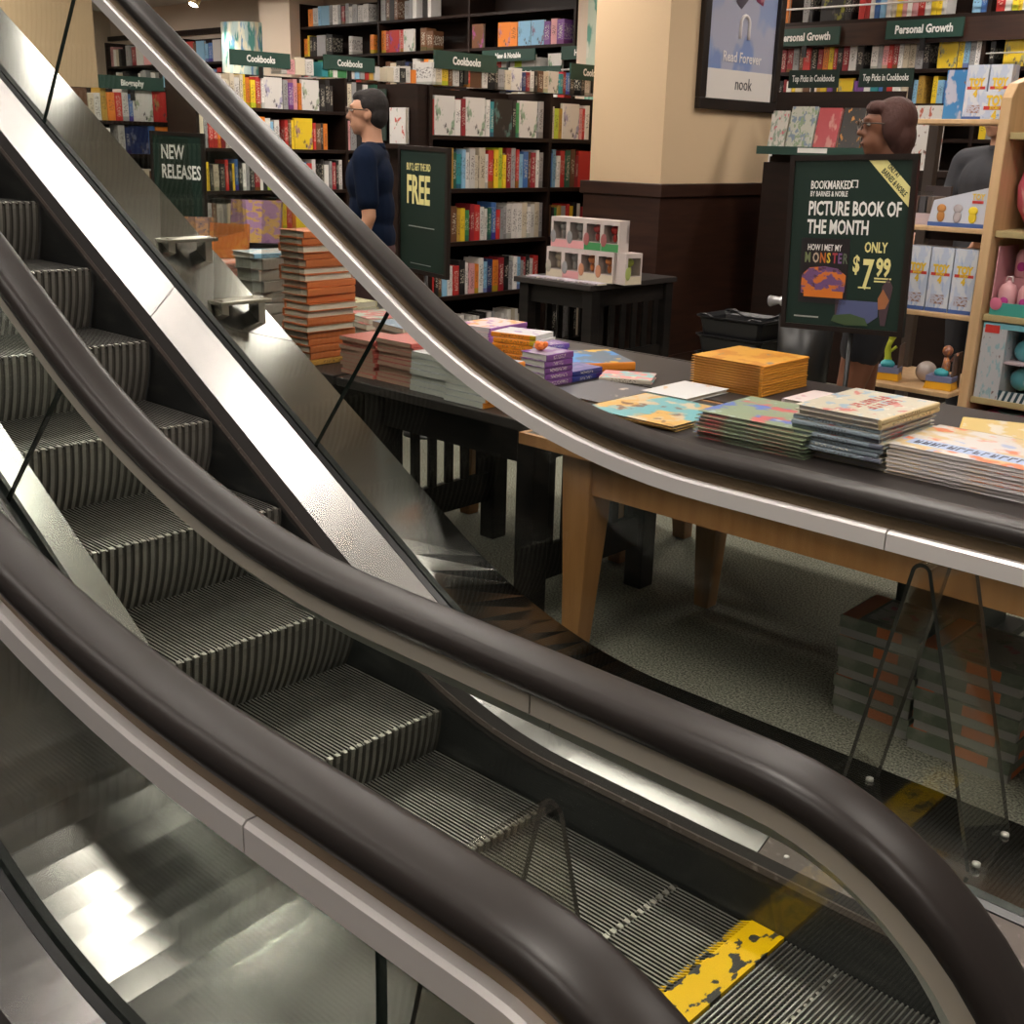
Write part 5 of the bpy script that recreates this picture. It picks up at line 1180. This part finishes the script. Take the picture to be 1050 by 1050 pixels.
def person(lab, x, y, rz, hgt, skin, build, shirt, pants, arms, stride, hair, long_sleeve=False, female=False, bare_legs=False, lean=0.):
    t = thing('person', lab, 'person', (x, y, 0), rz); k = hgt/1.80; t.scale = (k, k, k)
    sw = .19*build if not female else .165*build
    hip = .93; sh = 1.44; hc = (0, -.02-lean*.55, 1.665)
    st = stride
    L = []
    for s, f in ((1, st), (-1, -st)):
        hx = s*.095; kx = s*.10
        knee = (kx, -f*.55-.02, .50); ank = (s*.10, -f*.9+.05*abs(f)+.02, .085)
        L.append((s, (hx, 0, hip), knee, ank))
    P = head(hc)
    P += [('e', (0, 0, 1.0), (.165*build, .115, .12)), ('e', (0, -lean*.2, 1.16), (.15*build, .11, .17)), ('e', (0, -.01-lean*.45, 1.33), (sw*.92, .115, .16)), ('c', [((-sw, -lean*.5, sh), .055), ((0, .0-lean*.5, sh+.01), .075), ((sw, -lean*.5, sh), .055)])]
    for s, h, kn, an in L:
        P += [('c', [(h, .092), (((h[0]+kn[0])/2, (h[1]+kn[1])/2, (h[2]+kn[2])/2), .078), (kn, .054), (((kn[0]+an[0])/2, (kn[1]+an[1])/2+.025, kn[2]*.62+an[2]*.38), .056), (an, .036)]), ('c', [((an[0], an[1]+.03, .045), .036), ((an[0], an[1]-.10, .032), .032), ((an[0], an[1]-.16, .026), .024)])]
    A = []
    for s, el, wr in arms:
        S = (s*(sw+.015), -lean*.5, sh-.01); E = (s*(sw+.06)+el[0], el[1], el[2]); Wr = (s*(sw+.05)+wr[0], wr[1], wr[2]); A.append((s, S, E, Wr))
        P += [('c', [(S, .052), (E, .038), (((E[0]*.6+Wr[0]*.4), (E[1]*.6+Wr[1]*.4), (E[2]*.6+Wr[2]*.4)), .037), (Wr, .025)])]
        P += hand(Wr, Vector(Wr)-Vector(E), s)
    shape('body', P, skin, t, .0085, 3)
    # clothes
    Q = [('e', (0, .0, 1.02), (.180*build, .130, .14)), ('e', (0, -lean*.2, 1.17), (.165*build, .127, .18)), ('e', (0, -.01-lean*.45, 1.33), (sw*.92+.018, .132, .165)), ('c', [((-sw, -lean*.5, sh), .068), ((0, .005-lean*.5, sh+.012), .082), ((sw, -lean*.5, sh), .068)])]
    for s, S, E, Wr in A:
        e = Vector(S).lerp(Vector(E), .72)
        Q.append(('c', [(S, .068), (tuple(e), .062 if not long_sleeve else .054)]+([(E, .052), (tuple(Vector(E).lerp(Vector(Wr), .9)), .038)] if long_sleeve else [])))
    shape('shirt', Q, shirt, t, .011, 3)
    m = MB(); m.lathe([(.072, 0), (.064, .035), (.060, .035), (.068, 0)], (0, .008-lean*.5, sh+.045), 18); m.done('collar', shirt, t)
    Q = [('e', (0, .0, .95), (.178*build, .128, .12))]
    for s, h, kn, an in L:
        if bare_legs: Q.append(('c', [(h, .104), (tuple(Vector(h).lerp(Vector(kn), .42)), .095)]))
        else: Q.append(('c', [(h, .104), (kn, .074), ((an[0], an[1], .10), .058)]))
    shape('trousers' if not bare_legs else 'shorts', Q, pants, t, .012, 3)
    for s, h, kn, an in L:
        shape('shoe', [('c', [((an[0], an[1]+.035, .048), .046), ((an[0], an[1]-.10, .040), .040), ((an[0], an[1]-.175, .032), .030)])], mat('shoe_dark', (.03, .025, .022), .5), t, .01, 2)
    x0, y0, z0 = hc
    if hair == 'short':
        shape('hair', [('e', (x0, y0+.030, z0+.048), (.082, .088, .086)), ('e', (x0, y0+.055, z0-.005), (.076, .060, .075)), ('e', (x0, y0-.01, z0+.085), (.062, .070, .040)), ('e', (x0+.062, y0+.012, z0+.045), (.018, .035, .040)), ('e', (x0-.062, y0+.012, z0+.045), (.018, .035, .040))], mat('hair_dark', (.012, .008, .007), .85, bump=((60, 60, 60), .4)), t, .008, 2)
    elif hair == 'bob':
        shape('hair', [('e', (x0, y0+.034, z0+.040), (.095, .094, .094)), ('e', (x0, y0+.058, z0-.030), (.092, .072, .090)), ('e', (x0+.066, y0+.018, z0+.010), (.032, .048, .070)), ('e', (x0-.066, y0+.018, z0+.010), (.032, .048, .070)), ('e', (x0, y0-.040, z0+.082), (.068, .050, .034)), ('e', (x0, y0+.070, z0-.080), (.07, .048, .05))], mat('hair_auburn', (.050, .014, .009), .75, bump=((70, 70, 30), .5)), t, .009, 2)
    else:
        shape('hair', [('e', (x0, y0+.025, z0+.045), (.084, .092, .090)), ('e', (x0, y0+.06, z0-.0), (.075, .055, .075))], mat('hair_grey', (.12, .09, .07), .6), t, .009, 2)
    face_bits(t, hc, mat('lip_'+hair, tuple(.8*c for c in skin.node_tree.nodes['Principled BSDF'].inputs['Base Color'].default_value[:3]), .45), hair != 'grey')
    return t
SK1 = mat('skin_light', (.52, .27, .17), .5); SK2 = mat('skin_deep', (.19, .075, .040), .5)
person('man in a navy short sleeved shirt walking left behind the tables', -3.88, 2.50, R(-50), 1.88, SK1, 1.04, mat('navy_polo', (.005, .010, .026), .9, 0., .1), mat('maroon_trousers', (.07, .028, .03), .8),
       [(1, (.0, .03, 1.14), (.0, -.07, .90)), (-1, (.0, -.06, 1.15), (.0, -.20, .95))], .16, 'short')
person('woman with short auburn hair and glasses standing behind the green poster', -.99, 2.98, R(-52), 1.835, SK2, 1.0, mat('grey_top', (.25, .24, .24), .8), mat('dark_shorts', (.02, .02, .025), .8),
       [(1, (-.01, -.02, 1.15), (-.05, -.20, 1.02)), (-1, (.01, -.02, 1.15), (.05, -.20, 1.02))], .10, 'bob', False, True, True)
person('person in a charcoal jacket behind the maple toy shelves', -1.20, 4.75, R(-20), 1.96, SK1, 1.08, mat('charcoal_jacket', (.035, .035, .042), .8), mat('dark_trousers', (.02, .02, .025), .8),
       [(1, (.0, -.05, 1.15), (-.05, -.25, 1.05)), (-1, (.0, -.05, 1.15), (.05, -.25, 1.05))], .06, 'grey', True, False, False, .0)

print('BOOKS', NBOOK[0], 'OBJECTS', len(bpy.data.objects))

# ------------------------------------------------------------------ books on the shelves: the 300 that show largest are objects, the rest one mass
def finish_shelves():
    cam = SC.camera; CM = cam.matrix_world.inverted(); f = 1173.377
    bpy.context.view_layer.update(); dg = bpy.context.evaluated_depsgraph_get(); o0 = cam.matrix_world.translation
    def pix(v):
        q = CM @ v
        return (525+f*q.x/-q.z, 525-f*q.y/-q.z, -q.z)
    def seen(v):
        a = o0.copy(); d = v-a; L = d.length; d.normalize()
        for _ in range(10):
            hit, loc, nrm, i, ob, mw = SC.ray_cast(dg, a, d)
            if not hit or (loc-o0).length > L-.02: return True
            ev = ob.evaluated_get(dg).data
            mm = ev.materials[ev.polygons[i].material_index] if ob.type == 'MESH' and len(ev.materials) else None
            if mm is None or mm.name not in ('balustrade_glass', 'clear_acrylic'): return False
            a = loc+d*.002
        return False
    cand = []
    for b in SHELF:
        me, M, c, lab, grp, face = b
        ps = [M @ Vector(((.5 if face else 0), (y if face else 0), z)) for y in ((.2, .8) if face else (0,)) for z in (.15, .55, .95)]
        vis = 0
        for p in ps:
            u, v, z = pix(p)
            if 0 < u < 1050 and 0 < v < 1050 and seen(p): vis += 1
        cs = [pix(M @ Vector((x, y, z))) for x in (-.5, .5) for y in (0, 1) for z in (0, 1)]
        ar = (max(q[0] for q in cs)-min(q[0] for q in cs))*(max(q[1] for q in cs)-min(q[1] for q in cs))*vis/len(ps)
        cand.append((ar, b))
    order = sorted(range(len(cand)), key=lambda i: -cand[i][0]); keep = set(i for i in order[:300] if cand[i][0] > 0)
    verts = []; faces = []; cols = []; mi = []
    for i, (ar, b) in enumerate(cand):
        me, M, c, lab, grp, face = b
        if i in keep:
            o = bpy.data.objects.new('book', me); COL.objects.link(o); o.matrix_world = M; o.color = (*c, 1); tag(o, lab, 'book', grp)
        else:
            n = len(verts); verts += [M @ v.co for v in me.vertices]
            for p in me.polygons: faces.append([n+v for v in p.vertices]); cols.append(c); mi.append(1 if p.material_index == 2 else 0)
    me = bpy.data.meshes.new('distant_books'); me.from_pydata([tuple(v) for v in verts], [], faces)
    at = me.color_attributes.new('book_colour', 'FLOAT_COLOR', 'CORNER')
    for p, c, k in zip(me.polygons, cols, mi):
        p.material_index = k
        for li in p.loop_indices: at.data[li].color = (*c, 1)
    m = mat('distant_cover', (.5, .5, .5), .45); a = m.node_tree.nodes.new('ShaderNodeVertexColor'); a.layer_name = 'book_colour'
    m.node_tree.links.new(a.outputs[0], m.node_tree.nodes['Principled BSDF'].inputs['Base Color'])
    o = link('distant_books', me, [m, PAGES]); tag(o, 'mass of small book spines on the far and half hidden shelves', 'books', None, 'stuff')
    print('kept', len(keep), 'visible', sum(1 for a, b in cand if a > 0), 'of', len(cand))
finish_shelves()
